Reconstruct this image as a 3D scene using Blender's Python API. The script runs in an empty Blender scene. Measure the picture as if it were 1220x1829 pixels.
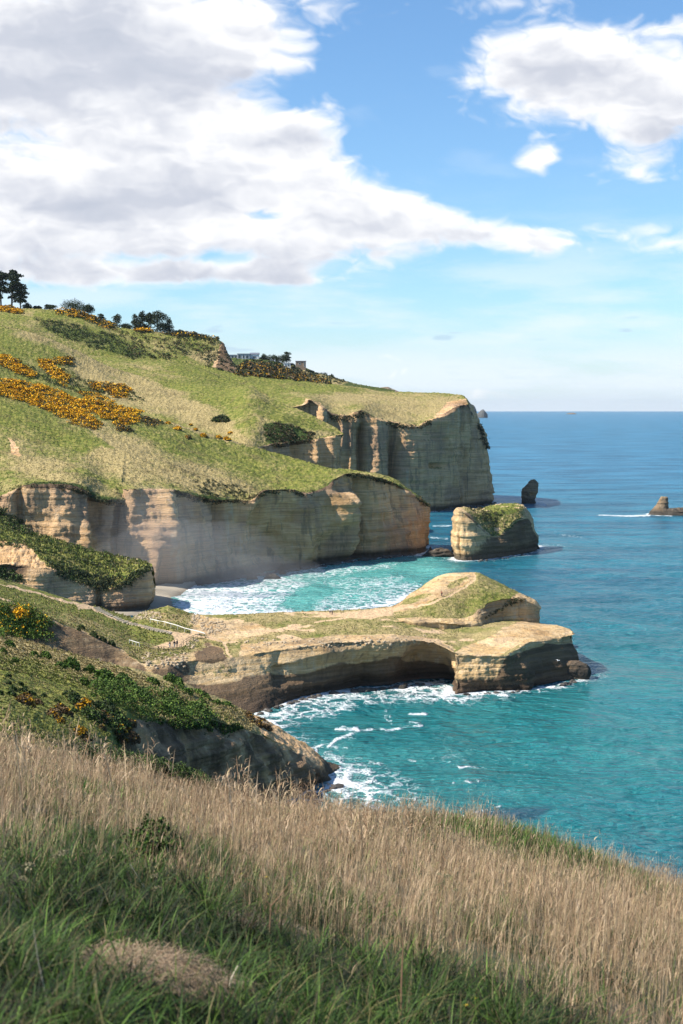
HAZE = True
import bpy, bmesh, math, random
import numpy as np
from mathutils import Vector, Matrix
rng = np.random.default_rng(7); random.seed(7)
scene = bpy.context.scene
COL = scene.collection
# ------------------------------------------------------------------ camera geometry (metres, sea level z = 0)
F = 2540.0; CX = 610.0; CY = 914.5; HC = 64.0
TH = math.atan((914.5-729)/F)
fw = np.array([0, math.cos(TH), -math.sin(TH)]); up = np.array([0, math.sin(TH), math.cos(TH)])
def at_y(px, py, Y):
    px, py, Y = np.broadcast_arrays(np.asarray(px, float), np.asarray(py, float), np.asarray(Y, float))
    a = (px-CX)/F; b = (CY-py)/F
    dy = fw[1]+b*up[1]; dz = fw[2]+b*up[2]
    s = Y/dy
    return np.stack([a*s, Y, HC+dz*s], -1)
def at_z(px, py, z):
    px, py, z = np.broadcast_arrays(np.asarray(px, float), np.asarray(py, float), np.asarray(z, float))
    a = (px-CX)/F; b = (CY-py)/F
    dy = fw[1]+b*up[1]; dz = fw[2]+b*up[2]
    s = (z-HC)/dz
    return np.stack([a*s, dy*s, z], -1)
def proj(P):
    P = np.asarray(P, float); d = P-np.array([0, 0, HC])
    dep = d@fw; dep = np.where(np.abs(dep) < .01, .01, dep)
    return CX+F*d[..., 0]/dep, CY-F*(d@up)/dep, dep
# ------------------------------------------------------------------ numpy noise
def _h(ix, iy, iz, seed):
    h = (ix*374761393+iy*668265263+iz*2147483647+seed*974711) & 0xffffffff
    h = ((h ^ (h >> 13))*1274126177) & 0xffffffff
    h = ((h ^ (h >> 16))*2246822519) & 0xffffffff
    return h ^ (h >> 15)
def noise3(p, seed=0):
    p = np.asarray(p, float); i = np.floor(p).astype(np.int64); f = p-i
    w = f*f*f*(f*(f*6-15)+10); out = 0
    for dx in (0, 1):
        for dy in (0, 1):
            for dz in (0, 1):
                h = _h(i[..., 0]+dx, i[..., 1]+dy, i[..., 2]+dz, seed)
                gx = (h & 1023)/511.5-1; gy = ((h >> 10) & 1023)/511.5-1; gz = ((h >> 20) & 1023)/511.5-1
                g = gx*(f[..., 0]-dx)+gy*(f[..., 1]-dy)+gz*(f[..., 2]-dz)
                out = out+g*(w[..., 0] if dx else 1-w[..., 0])*(w[..., 1] if dy else 1-w[..., 1])*(w[..., 2] if dz else 1-w[..., 2])
    return out*1.3
def fbm(p, o=5, seed=0, gain=.5, lac=2.03, ridged=False):
    p = np.asarray(p, float); a = 1.; s = 0; n = 0
    for k in range(o):
        v = noise3(p, seed+k*17)
        if ridged: v = 1-2*np.abs(v)
        s = s+a*v; n += a; a *= gain; p = p*lac+11.3
    return s/n
def sst(a, b, x):
    t = np.clip((x-a)/(b-a), 0, 1); return t*t*(3-2*t)
# ------------------------------------------------------------------ interpolation
def pchip(x, y, xi):
    x = np.asarray(x, float); y = np.asarray(y, float)
    if len(x) == 1: return np.full(np.shape(xi), y[0])
    h = np.diff(x); d = np.diff(y)/h; m = np.zeros(len(x))
    if len(x) > 2:
        ok = d[:-1]*d[1:] > 0
        w1 = 2*h[1:]+h[:-1]; w2 = h[1:]+2*h[:-1]
        with np.errstate(divide='ignore', invalid='ignore'):
            mm = (w1+w2)/(w1/d[:-1]+w2/d[1:])
        m[1:-1] = np.where(ok, mm, 0)
    m[0] = d[0]; m[-1] = d[-1]
    xi = np.clip(xi, x[0], x[-1]); k = np.clip(np.searchsorted(x, xi)-1, 0, len(x)-2)
    t = (xi-x[k])/h[k]
    return ((1+2*t)*(1-t)**2)*y[k]+t*(1-t)**2*h[k]*m[k]+t*t*(3-2*t)*y[k+1]+t*t*(t-1)*h[k]*m[k+1]
def pch_rows(R, sub, sharp):
    """R (nr,nt,3) -> finer rows; sub = steps per interval; sharp = row ids that stay creased"""
    nr = R.shape[0]; D = R[1:]-R[:-1]; M0 = np.zeros_like(R); 
    a, b = D[:-1], D[1:]
    with np.errstate(divide='ignore', invalid='ignore'):
        hm = np.where(a*b > 0, 2*a*b/(a+b), 0)
    Min = np.zeros_like(R); Min[1:-1] = np.nan_to_num(hm); Min[0] = D[0]; Min[-1] = D[-1]
    ML = Min.copy(); MR = Min.copy()      # slope arriving from the left / leaving to the right
    for s in sharp:
        if s > 0: ML[s] = D[s-1]
        if s < nr-1: MR[s] = D[s]
    out = []; vv = []
    for k in range(nr-1):
        n = sub[k]
        for j in range(n):
            t = j/n
            out.append(((1+2*t)*(1-t)**2)*R[k]+t*(1-t)**2*MR[k]+t*t*(3-2*t)*R[k+1]+t*t*(t-1)*ML[k+1]); vv.append(k+t)
    out.append(R[-1]); vv.append(nr-1)
    return np.array(out), np.array(vv)
LIN = [False]
class Row:
    def __init__(s, pts, Y=None, z=None, t=None):
        pts = np.array(pts, float); s.px = pts[:, 0]; s.py = pts[:, 1]; s.t = np.array(t, float) if t is not None else s.px
        s.Y = Y; s.z = z
    def ev(s, t):
        ip = LIN[0] and (lambda x, y, xi: np.interp(xi, x, y)) or pchip
        px = ip(s.t, s.px, t); py = ip(s.t, s.py, t)
        if s.t is s.px or np.allclose(s.t, s.px): px = np.clip(t, s.t[0], s.t[-1])
        def val(v):
            if np.isscalar(v): return np.full(t.shape, float(v))
            v = np.array(v, float); return ip(v[:, 0], v[:, 1], t)
        return at_y(px, py, val(s.Y)) if s.Y is not None else at_z(px, py, val(s.z))
class Off:        # a row measured from another row: same plan line moved by dx, dy and set to height z (or dropped by dz)
    def __init__(s, i, dx, dy, z=None, dz=0): s.i = i; s.d = (dx, dy); s.z = z; s.dz = dz
def normals(G):
    du = np.gradient(G, axis=1); dv = np.gradient(G, axis=0)
    n = np.cross(du, dv); l = np.linalg.norm(n, axis=-1, keepdims=True); n = n/np.maximum(l, 1e-9)
    if np.median(n[..., 2]) < 0: n = -n
    return n
def loft(rows, t0, t1, nt, sub, sharp=(), tw=None):
    t = np.linspace(t0, t1, nt) if tw is None else pchip([0, 1], [0, 1], np.linspace(0, 1, nt))
    if tw is not None: t = np.interp(np.linspace(0, 1, nt), tw[0], tw[1])
    R = [None if isinstance(r, Off) else r.ev(t) for r in rows]
    while any(q is None for q in R):
        for i, r in enumerate(rows):
            if R[i] is None and R[r.i] is not None:
                q = R[r.i].copy(); q[:, 0] += r.d[0]; q[:, 1] += r.d[1]
                q[:, 2] = r.z if r.z is not None else q[:, 2]+r.dz
                R[i] = q
    G, v = pch_rows(np.array(R), sub, sharp)
    return G, t, v
def lay_mesh(name, G, attrs, mat, flip=None, smooth=True):
    nr, nt = G.shape[:2]; V = G.reshape(-1, 3)
    i = np.arange(nr*nt).reshape(nr, nt)
    q = np.stack([i[:-1, :-1], i[:-1, 1:], i[1:, 1:], i[1:, :-1]], -1).reshape(-1, 4)
    a = G[1:, :-1]-G[:-1, :-1]; b = G[:-1, 1:]-G[:-1, :-1]
    nz = np.median(np.cross(b, a)[..., 2])
    if nz < 0: q = q[:, ::-1]
    return raw_mesh(name, V, q, attrs, mat, smooth)
def raw_mesh(name, V, q, attrs, mat, smooth=True, parent=None):
    me = bpy.data.meshes.new(name); V = np.ascontiguousarray(V, np.float32); q = np.ascontiguousarray(q, np.int32)
    me.vertices.add(len(V)); me.vertices.foreach_set('co', V.ravel())
    k = q.shape[1]
    me.loops.add(q.size); me.loops.foreach_set('vertex_index', q.ravel())
    me.polygons.add(len(q)); me.polygons.foreach_set('loop_start', np.arange(len(q), dtype=np.int32)*k)
    me.polygons.foreach_set('loop_total', np.full(len(q), k, np.int32))
    if smooth: me.polygons.foreach_set('use_smooth', np.ones(len(q), bool))
    me.update(calc_edges=True)
    for nm, A in (attrs or {}).items():
        A = np.asarray(A, np.float32)
        if A.ndim > 1 and A.shape[-1] == 4:
            at = me.attributes.new(nm, 'FLOAT_COLOR', 'POINT'); at.data.foreach_set('color', np.ascontiguousarray(A.reshape(-1, 4)).ravel())
        else:
            at = me.attributes.new(nm, 'FLOAT', 'POINT'); at.data.foreach_set('value', A.ravel())
    if mat: me.materials.append(mat)
    o = bpy.data.objects.new(name, me); COL.objects.link(o)
    if parent: o.parent = parent
    return o
def tag(o, label=None, cat=None, group=None, kind=None):
    if label: o['label'] = label
    if cat: o['category'] = cat
    if group: o['group'] = group
    if kind: o['kind'] = kind
    return o
# ------------------------------------------------------------------ node helper
class NT:
    def __init__(s, tree): s.t = tree; s.n = tree.nodes; s.l = tree.links
    def _in(s, sock, v):
        if v is None: return
        if isinstance(v, bpy.types.NodeSocket): s.l.new(v, sock)
        else:
            if hasattr(sock.default_value, '__len__') and not hasattr(v, '__len__'): v = (v,)*len(sock.default_value)
            if sock.type == 'RGBA' and len(v) == 3: v = (*v, 1)
            sock.default_value = v
    def node(s, typ, **kw):
        n = s.n.new(typ)
        for k, v in kw.items(): setattr(n, k, v)
        return n
    def m(s, op, a, b=None, c=None, clamp=False):
        n = s.node('ShaderNodeMath', operation=op, use_clamp=clamp)
        s._in(n.inputs[0], a); s._in(n.inputs[1], b); s._in(n.inputs[2], c); return n.outputs[0]
    def vm(s, op, a, b=None, out=0):
        n = s.node('ShaderNodeVectorMath', operation=op); s._in(n.inputs[0], a)
        if b is not None: s._in(n.inputs[3 if op == 'SCALE' else 1], b)
        return n.outputs[out]
    def mix(s, f, a, b, mode='MIX'):
        n = s.node('ShaderNodeMix', data_type='RGBA', blend_type=mode)
        s._in(n.inputs[0], f); s._in(n.inputs[6], a); s._in(n.inputs[7], b); return n.outputs[2]
    def noise(s, vec, scale, detail=4, rough=.5, dist=0, col=False, typ='FBM'):
        n = s.node('ShaderNodeTexNoise'); n.noise_dimensions = '3D'; n.noise_type = typ
        s._in(n.inputs['Vector'], vec); s._in(n.inputs['Scale'], scale); s._in(n.inputs['Detail'], detail); s._in(n.inputs['Roughness'], rough); s._in(n.inputs['Distortion'], dist)
        return n.outputs[1 if col else 0]
    def vor(s, vec, scale, feat='F1', rnd=1.0, out='Distance'):
        n = s.node('ShaderNodeTexVoronoi', feature=feat); s._in(n.inputs['Vector'], vec); s._in(n.inputs['Scale'], scale); s._in(n.inputs['Randomness'], rnd)
        return n.outputs[out]
    def ss(s, x, a, b, lo=0., hi=1.):
        n = s.node('ShaderNodeMapRange', interpolation_type='SMOOTHSTEP')
        s._in(n.inputs[0], x); s._in(n.inputs[1], a); s._in(n.inputs[2], b); s._in(n.inputs[3], lo); s._in(n.inputs[4], hi); return n.outputs[0]
    def ramp(s, x, stops, interp='LINEAR'):
        n = s.node('ShaderNodeValToRGB'); cr = n.color_ramp; cr.interpolation = interp
        while len(cr.elements) < len(stops): cr.elements.new(.5)
        for e, (p, c) in zip(cr.elements, stops): e.position = p; e.color = (*c, 1)
        s._in(n.inputs[0], x); return n.outputs[0]
    def scl(s, vec, v): return s.vm('MULTIPLY', vec, v)
    def attr(s, name, out='Fac'): 
        n = s.node('ShaderNodeAttribute'); n.attribute_name = name; return n.outputs[out]
    def sep(s, v):
        n = s.node('ShaderNodeSeparateXYZ'); s._in(n.inputs[0], v); return n.outputs
    def comb(s, x, y, z):
        n = s.node('ShaderNodeCombineXYZ'); s._in(n.inputs[0], x); s._in(n.inputs[1], y); s._in(n.inputs[2], z); return n.outputs[0]
    def bump(s, h, strength, dist, normal=None):
        n = s.node('ShaderNodeBump'); s._in(n.inputs['Height'], h); n.inputs['Strength'].default_value = strength; n.inputs['Distance'].default_value = dist
        if normal is not None: s._in(n.inputs['Normal'], normal)
        return n.outputs[0]
def new_mat(name):
    m = bpy.data.materials.new(name); m.use_nodes = True; t = NT(m.node_tree); b = m.node_tree.nodes['Principled BSDF']; return m, t, b
def pos(t): return t.node('ShaderNodeNewGeometry').outputs['Position']
# land material: mask R grass, G dry, B bare earth, A lush/scrub; on bare rock dark stone and painted shade
def make_land(name, rockA=(.70, .465, .255), rockB=(.56, .335, .15), rockC=(.48, .305, .18), soil=(.62, .43, .25), sc=1.0):
    m, t, b = new_mat(name); p = pos(t)
    ma = t.node('ShaderNodeAttribute'); ma.attribute_name = 'mask'; sp = t.node('ShaderNodeSeparateColor'); t.l.new(ma.outputs['Color'], sp.inputs[0])
    g, dry, bare, lush = sp.outputs[0], sp.outputs[1], sp.outputs[2], ma.outputs['Alpha']
    # rock
    warp = t.noise(p, .02*sc, 3); z = t.sep(p)[2]
    pz = t.vm('ADD', t.scl(p, (.02*sc, .02*sc, .55*sc)), t.comb(0, 0, t.m('MULTIPLY', warp, 3.)))
    st = t.noise(pz, 1., 5, .6)
    st2 = t.noise(t.scl(p, (.05*sc, .05*sc, 2.2*sc)), 1., 3, .6)
    rock = t.ramp(st, [(.3, rockB), (.43, rockA), (.52, rockB), (.6, tuple(x*1.12 for x in rockA)), (.7, rockB)])
    big = t.noise(p, .035*sc, 4, .6)
    rock = t.mix(t.ss(big, .45, .62), rock, tuple(x for x in rockC))
    rock = t.mix(t.ss(t.noise(p, .06*sc, 4, .6), .52, .66, 0, .75), rock, (.46, .27, .11))
    streak = t.noise(t.scl(p, (.35*sc, .35*sc, .022*sc)), 1., 5, .65)
    rock = t.mix(t.ss(streak, .52, .66, 0, .62), rock, (.19, .145, .10))
    rock = t.mix(t.ss(streak, .44, .30, 0, .5), rock, (.52, .44, .32))
    rock = t.mix(t.ss(t.m('ADD', st2, t.m('MULTIPLY', t.m('SUBTRACT', big, .5), .5)), .54, .64, 0, .34), rock, (.14, .10, .06))
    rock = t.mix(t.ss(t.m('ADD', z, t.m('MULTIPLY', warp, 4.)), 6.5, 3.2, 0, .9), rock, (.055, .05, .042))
    dkr = t.m('ADD', lush, t.m('MULTIPLY', t.m('SUBTRACT', streak, .5), .5)); rock = t.mix(t.ss(dkr, .35, .65, 0, .86), rock, t.mix(t.ss(st, .4, .6), (.070, .046, .030), (.15, .098, .062)))  # alpha on bare rock: dark stone, and shade painted into the colour
    # grass
    n1 = t.noise(p, .05*sc, 5, .6); n2 = t.noise(p, .5*sc, 4, .6); n3 = t.noise(t.scl(p, (1, 1, .3)), 1.7*sc, 3, .6)
    green = t.mix(t.ss(n2, .35, .65), (.105, .130, .024), (.225, .215, .052))
    dryc = t.mix(t.ss(n3, .35, .65), (.23, .18, .07), (.43, .335, .16))
    dm = t.m('ADD', dry, t.m('MULTIPLY', t.m('SUBTRACT', t.m('ADD', n1, t.m('MULTIPLY', n2, .6)), .8), 1.6))
    gr = t.mix(t.ss(dm, .2, .8), green, dryc)
    gr = t.mix(t.ss(t.noise(p, .09*sc, 5, .62), .54, .70, 0, .6), gr, (.15, .115, .05))
    gr = t.mix(t.ss(t.m('ADD', lush, t.m('MULTIPLY', t.m('SUBTRACT', n2, .5), 1.2)), .45, .75), gr, t.mix(n3, (.025, .045, .010), (.07, .10, .022)))
    gr = t.mix(t.ss(n3, .6, .75, 0, .30), gr, (.07, .065, .02))
    soilc = t.mix(t.ss(n3, .35, .7), soil, tuple(x*.72 for x in soil))
    gm = t.ss(t.m('ADD', g, t.m('MULTIPLY', t.m('SUBTRACT', n2, .5), .9)), .42, .58)
    c = t.mix(gm, rock, gr)
    c = t.mix(t.ss(t.m('ADD', bare, t.m('MULTIPLY', t.m('SUBTRACT', n2, .5), .5)), .4, .6), c, soilc)
    t._in(b.inputs['Base Color'], c); b.inputs['Roughness'].default_value = .95; b.inputs['Specular IOR Level'].default_value = .15
    rb = t.m('ADD', t.m('MULTIPLY', t.noise(t.scl(p, (.6, .6, 3.)), sc, 6, .65), 1.), t.m('MULTIPLY', t.noise(p, 1.2*sc, 6, .65), .8))
    gb = t.m('ADD', t.m('MULTIPLY', t.noise(p, 1.1*sc, 5, .6), .7), t.m('MULTIPLY', t.noise(p, .35*sc, 3, .6), 1.5))
    h = t.m('ADD', t.m('MULTIPLY', t.m('SUBTRACT', 1., gm), rb), t.m('MULTIPLY', gm, gb))
    t._in(b.inputs['Normal'], t.bump(h, .9, .8/sc))
    return m
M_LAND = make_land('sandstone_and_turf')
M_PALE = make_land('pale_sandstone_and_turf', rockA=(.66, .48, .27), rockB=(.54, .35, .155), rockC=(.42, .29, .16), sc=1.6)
M_DARK = make_land('dark_basalt_rock', rockA=(.16, .12, .085), rockB=(.11, .08, .055), rockC=(.07, .06, .05), sc=1.4)
def near_poly(px, py, pts):
    pts = np.array(pts, float); d = np.full(px.shape, 1e9)
    for a, b in zip(pts[:-1], pts[1:]):
        ab = b-a; t = np.clip(((px-a[0])*ab[0]+(py-a[1])*ab[1])/max(ab@ab, 1e-9), 0, 1)
        d = np.minimum(d, np.hypot(px-a[0]-t*ab[0], py-a[1]-t*ab[1]))
    return d
def inside(px, py, poly):
    poly = np.array(poly, float); c = np.zeros(px.shape, bool); j = len(poly)-1
    for i in range(len(poly)):
        xi, yi = poly[i]; xj, yj = poly[j]
        c ^= ((yi > py) != (yj > py)) & (px < (xj-xi)*(py-yi)/(yj-yi+1e-12)+xi); j = i
    return c
def soft(px, py, poly, w):
    d = near_poly(px, py, list(poly)+[poly[0]]); s = np.where(inside(px, py, poly), d, -d); return sst(-w, w, s)
class Land: pass
LANDS = {}
def land(name, rows, t0, t1, nt, sub, sharp=(), mat=None, but=(3., .035), strata=.5, rough=.5, top=.5, seed=1, dents=(), grass_slope=(.50, .66), masks=None, tw=None, notch=1.0, gk=1.0, kind='structure', toprough=.12, jit=1., fold=0.):
    G, t, v = loft(rows, t0, t1, nt, sub, sharp, tw)
    n = normals(G)
    nh = n.copy(); nh[..., 2] = 0; l = np.linalg.norm(nh, axis=-1, keepdims=True); nh = nh/np.maximum(l, .05)
    c = sst(.78, .45, n[..., 2])
    px, py, dep = proj(G)
    P = G.copy()
    bu = fbm(P*np.array([but[1], but[1], but[1]*.22]), 5, seed, .55)*2.0
    bu = np.where(bu > 0, bu, bu*1.3)
    zz = P[..., 2]+fbm(P*.02, 2, seed+3)*3
    s1 = fbm(np.stack([zz*.42, P[..., 0]*.012, P[..., 1]*.012], -1), 4, seed+5, .6)
    s1 = np.tanh(s1*5)
    rg = fbm(P*.22, 4, seed+9, .6)
    d = c*(bu*but[0]+s1*strata+rg*rough*2)
    d += c*notch*-1.2*sst(3.5, 1.0, P[..., 2])*sst(-3, 0, P[..., 2])
    for (dx, dy, rx, ry, am) in dents:
        e = np.exp(-((px-dx)/rx)**2-((py-dy)/ry)**4); d += am*e*np.maximum(c, .15)
    G2 = G+nh*d[..., None]
    tb = fbm(P*np.array([.03, .03, .03]), 5, seed+21, .5)*top*3+fbm(P*.6, 3, seed+22, .6)*toprough*3
    if fold:
        U = (P[..., 0]*.92-P[..., 1]*.38)*.010; W_ = (P[..., 0]*.38+P[..., 1]*.92)*.034; fo_ = fbm(np.stack([U, W_, 0*U], -1), 4, seed+51, .5); tb = tb+fold*(np.abs(fo_)*-2.6+fo_)*sst(2.0, 3.0, v)[:, None]*sst(v[-1], v[-1]-2.2, v)[:, None]
    G2[..., 2] += (1-c)*tb
    G2[..., 2] = np.where(G[..., 2] < 0, np.minimum(G2[..., 2], -.2), G2[..., 2])
    n2 = normals(G2)
    k = n2[..., 2]+fbm(P*.15, 3, seed+31)*.12
    g = sst(grass_slope[0], grass_slope[1], k)*gk*sst(2, 5, P[..., 2])
    M = np.zeros(G.shape[:2]+(4,)); M[..., 0] = g
    pxx, pyy, _ = proj(G2)
    jx = fbm(G2*np.array([.25, .25, .6]), 4, seed+41)*9; jy = fbm(G2*np.array([.25, .25, .6])+31, 4, seed+43)*5
    if masks: masks(M, pxx+jx*jit, pyy+jy*jit, G2, n2, v[:, None]+0*pxx)
    o = lay_mesh(name, G2, {'mask': np.clip(M, 0, 1)}, mat or M_LAND)
    if kind: o['kind'] = kind
    L = Land(); L.G = G2; L.n = n2; L.px = pxx; L.py = pyy; L.M = M; L.v = v; L.o = o; LANDS[name] = L
    return L
# ------------------------------------------------------------------ the land
def Dr(M, px, py, poly, w, ch, val):
    s = soft(px, py, poly, w); M[..., ch] = M[..., ch]*(1-s)+val*s
def line(M, px, py, pts, w, ch, val=1.):
    s = sst(w*1.3, w*.7, near_poly(px, py, pts)); M[..., ch] = np.maximum(M[..., ch], s*val)
# middle cliff and the hillside above it
def mk_mid(M, px, py, G, n, v):
    M[..., 1] = .38
    Dr(M, px, py, [(180, 765), (330, 790), (420, 830), (470, 865), (400, 880), (240, 872), (150, 820)], 22, 1, .8)
    Dr(M, px, py, [(280, 800), (420, 850), (560, 860), (640, 835), (540, 815), (420, 800), (200, 740)], 20, 1, .15)
    Dr(M, px, py, [(-50, 700), (120, 760), (210, 800), (150, 800), (-50, 730)], 12, 1, .12)
    Dr(M, px, py, [(30, 780), (200, 880), (90, 860), (0, 830)], 15, 1, .7)
    line(M, px, py, [(130, 740), (210, 800), (300, 840), (360, 868)], 3.5, 1, .95)
    line(M, px, py, [(180, 800), (230, 815), (300, 850), (350, 875)], 3.5, 1, .95)
    line(M, px, py, [(140, 695), (258, 738), (313, 756), (369, 775), (450, 795)], 3.5, 1, .95)
    M[..., 0] = np.where(v > 2.06, np.maximum(M[..., 0], 1.), M[..., 0]*.35)
    e = sst(2.75, 2.1, v)*sst(1.94, 2.0, v)*(fbm(G*.05, 3, 5)*2+.75); M[..., 3] = np.maximum(M[..., 3], np.clip(e, 0, 1)*.9)
    Dr(M, px, py, [(16, 780), (28, 790), (38, 816), (20, 812)], 3, 0, 0.)
    Dr(M, px, py, [(625, 838), (700, 848), (766, 900), (740, 905), (690, 870), (640, 855)], 5, 2, .35)
land('cliff_middle', [
    Off(1, 2, -2, z=-3),
    Row([(-150, 1085), (0, 1072), (150, 1066), (275, 1054), (330, 1046), (400, 1036), (480, 1024), (560, 1012), (640, 1000), (700, 994), (745, 989), (768, 982)], z=0),
    Row([(-150, 900), (0, 888), (18, 880), (45, 867), (90, 866), (140, 872), (165, 890), (190, 893), (218, 893), (226, 872), (290, 874), (330, 880), (380, 892), (440, 892), (480, 873), (520, 874), (545, 880), (580, 872), (600, 856), (625, 845), (660, 848), (700, 862), (740, 884), (768, 905)],
        Y=[(-150, 480), (0, 484), (275, 512), (480, 560), (640, 604), (768, 642)]),
    Row([(-150, 880), (0, 858), (45, 850), (140, 850), (190, 868), (226, 862), (330, 868), (440, 880), (545, 866), (600, 848), (625, 842), (660, 846), (700, 858), (740, 881), (768, 904)],
        Y=[(-150, 495), (0, 498), (275, 523), (480, 572), (640, 612), (768, 643)]),
    Row([(-150, 740), (0, 760), (140, 790), (250, 808), (400, 835), (545, 842), (600, 836), (640, 840), (700, 856), (740, 880), (768, 903)],
        Y=[(-150, 570), (0, 575), (275, 580), (480, 610), (640, 625), (768, 645)]),
    Row([(-150, 590), (0, 640), (130, 692), (258, 738), (313, 756), (369, 775), (450, 795), (500, 808), (560, 821), (605, 830), (640, 838), (700, 854), (740, 879), (768, 903)],
        Y=[(-150, 660), (0, 655), (275, 650), (480, 650), (640, 640), (768, 646)]),
    Off(5, -3, 14, dz=-6), Off(5, -20, 40, z=-2)],
    -150, 768, 760, [1, 85, 14, 60, 50, 10, 20], sharp=(1, 2, 5, 6), but=(4.6, .044), strata=.45, seed=3, tw=([0, .93, 1], [-150, 735, 768]),
    masks=mk_mid, top=.8, toprough=.3, fold=2.6,
    dents=[(222, 930, 7, 90, -7), (190, 940, 26, 70, -3), (290, 930, 16, 60, 7), (268, 985, 10, 60, 3), (395, 960, 6, 70, -5), (470, 965, 38, 55, -9), (500, 985, 16, 35, -7), (440, 950, 9, 80, 4), (600, 910, 17, 30, 6), (617, 940, 18, 50, 7),
           (545, 960, 12, 70, 5), (648, 930, 7, 90, -7), (660, 970, 20, 30, 0), (95, 930, 50, 70, 2), (35, 930, 8, 70, -4), (150, 930, 10, 70, 3), (620, 890, 20, 12, 4), (580, 985, 14, 25, -4)])
# second lobe
def mk_sec(M, px, py, G, n, v):
    M[..., 0] = np.where(v > 2.1, 1, M[..., 0]*.4); M[..., 1] = .3
    Dr(M, px, py, [(60, 585), (148, 636), (300, 690), (400, 740), (440, 790), (320, 750), (200, 715), (100, 650), (20, 600)], 14, 1, .85)
    Dr(M, px, py, [(240, 660), (330, 700), (400, 730), (470, 760), (540, 770), (500, 740), (380, 690)], 10, 1, .1)
    Dr(M, px, py, [(-20, 600), (90, 610), (130, 650), (60, 650), (-20, 630)], 12, 1, .15)
    Dr(M, px, py, [(455, 740), (560, 770), (600, 772), (540, 790), (470, 790)], 8, 1, .8)
    line(M, px, py, [(0, 577), (92, 605), (148, 634), (221, 660), (276, 690), (330, 720), (400, 760), (455, 795)], 3, 1, .95)
    Dr(M, px, py, [(470, 757), (500, 752), (560, 772), (560, 790), (500, 800), (474, 790)], 4, 3, .9)
land('hill_middle', [
    Off(1, 0, -2, z=5), Row([(-150, 860), (0, 860), (400, 860), (480, 860), (560, 856), (614, 850)], Y=[(-150, 640), (400, 665), (480, 690), (614, 722)]),
    Row([(-150, 840), (0, 830), (200, 830), (400, 815), (470, 800), (500, 790), (540, 788), (570, 784), (600, 778), (612, 775)], Y=[(-150, 655), (400, 668), (480, 694), (614, 724)]),
    Row([(-150, 760), (0, 770), (200, 790), (400, 790), (470, 752), (500, 752), (540, 764), (570, 768), (600, 773), (612, 774)], Y=[(-150, 680), (400, 690), (480, 712), (614, 726)]),
    Row([(-150, 640), (0, 670), (200, 715), (400, 725), (444, 714), (493, 735), (540, 748), (580, 762), (612, 774)], Y=[(-150, 740), (400, 745), (500, 740), (614, 727)]),
    Row([(-150, 548), (0, 577), (92, 605), (148, 634), (221, 662), (276, 676), (350, 682), (400, 684), (444, 686), (493, 715), (537, 733), (572, 750), (600, 766), (612, 774)], Y=[(-150, 820), (400, 800), (500, 765), (614, 728)]),
    Off(5, -4, 16, dz=-9), Off(5, -20, 60, z=0)],
    -150, 612, 560, [1, 40, 16, 40, 40, 10, 10], sharp=(1, 2, 5, 6), but=(2.6, .05), strata=.5, seed=11, masks=mk_sec, top=1.0, toprough=.3, fold=2.6, tw=([0, .9, 1], [-150, 560, 612]),
    dents=[(530, 800, 10, 40, -5), (560, 800, 8, 40, 4), (590, 800, 10, 40, 4)])
# far cliff
def mk_far(M, px, py, G, n, v):
    M[..., 0] = np.where(v > 2.15, np.maximum(M[..., 0], .9), M[..., 0]*.5); M[..., 1] = .3
    Dr(M, px, py, [(330, 640), (460, 668), (600, 690), (640, 700), (560, 700), (420, 690), (300, 665)], 8, 1, .1)
    Dr(M, px, py, [(560, 705), (640, 700), (760, 705), (820, 706), (830, 745), (700, 760), (600, 735), (520, 700)], 8, 1, .75)
    M[..., 3] = np.maximum(M[..., 3], sst(1.9, 2.03, v)*sst(2.3, 2.1, v)*.7*(fbm(G*.03, 3, 5) > -.02))
    Dr(M, px, py, [(545, 712), (566, 718), (600, 742), (560, 740), (540, 735)], 4, 0, 0)
    Dr(M, px, py, [(838, 716), (880, 740), (920, 910), (868, 910), (852, 790)], 2, 0, 0)
    M[..., 3] *= (px < 845)
    Dr(M, px, py, [(800, 718), (833, 712), (840, 735), (800, 750), (775, 745)], 5, 0, 0)
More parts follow.
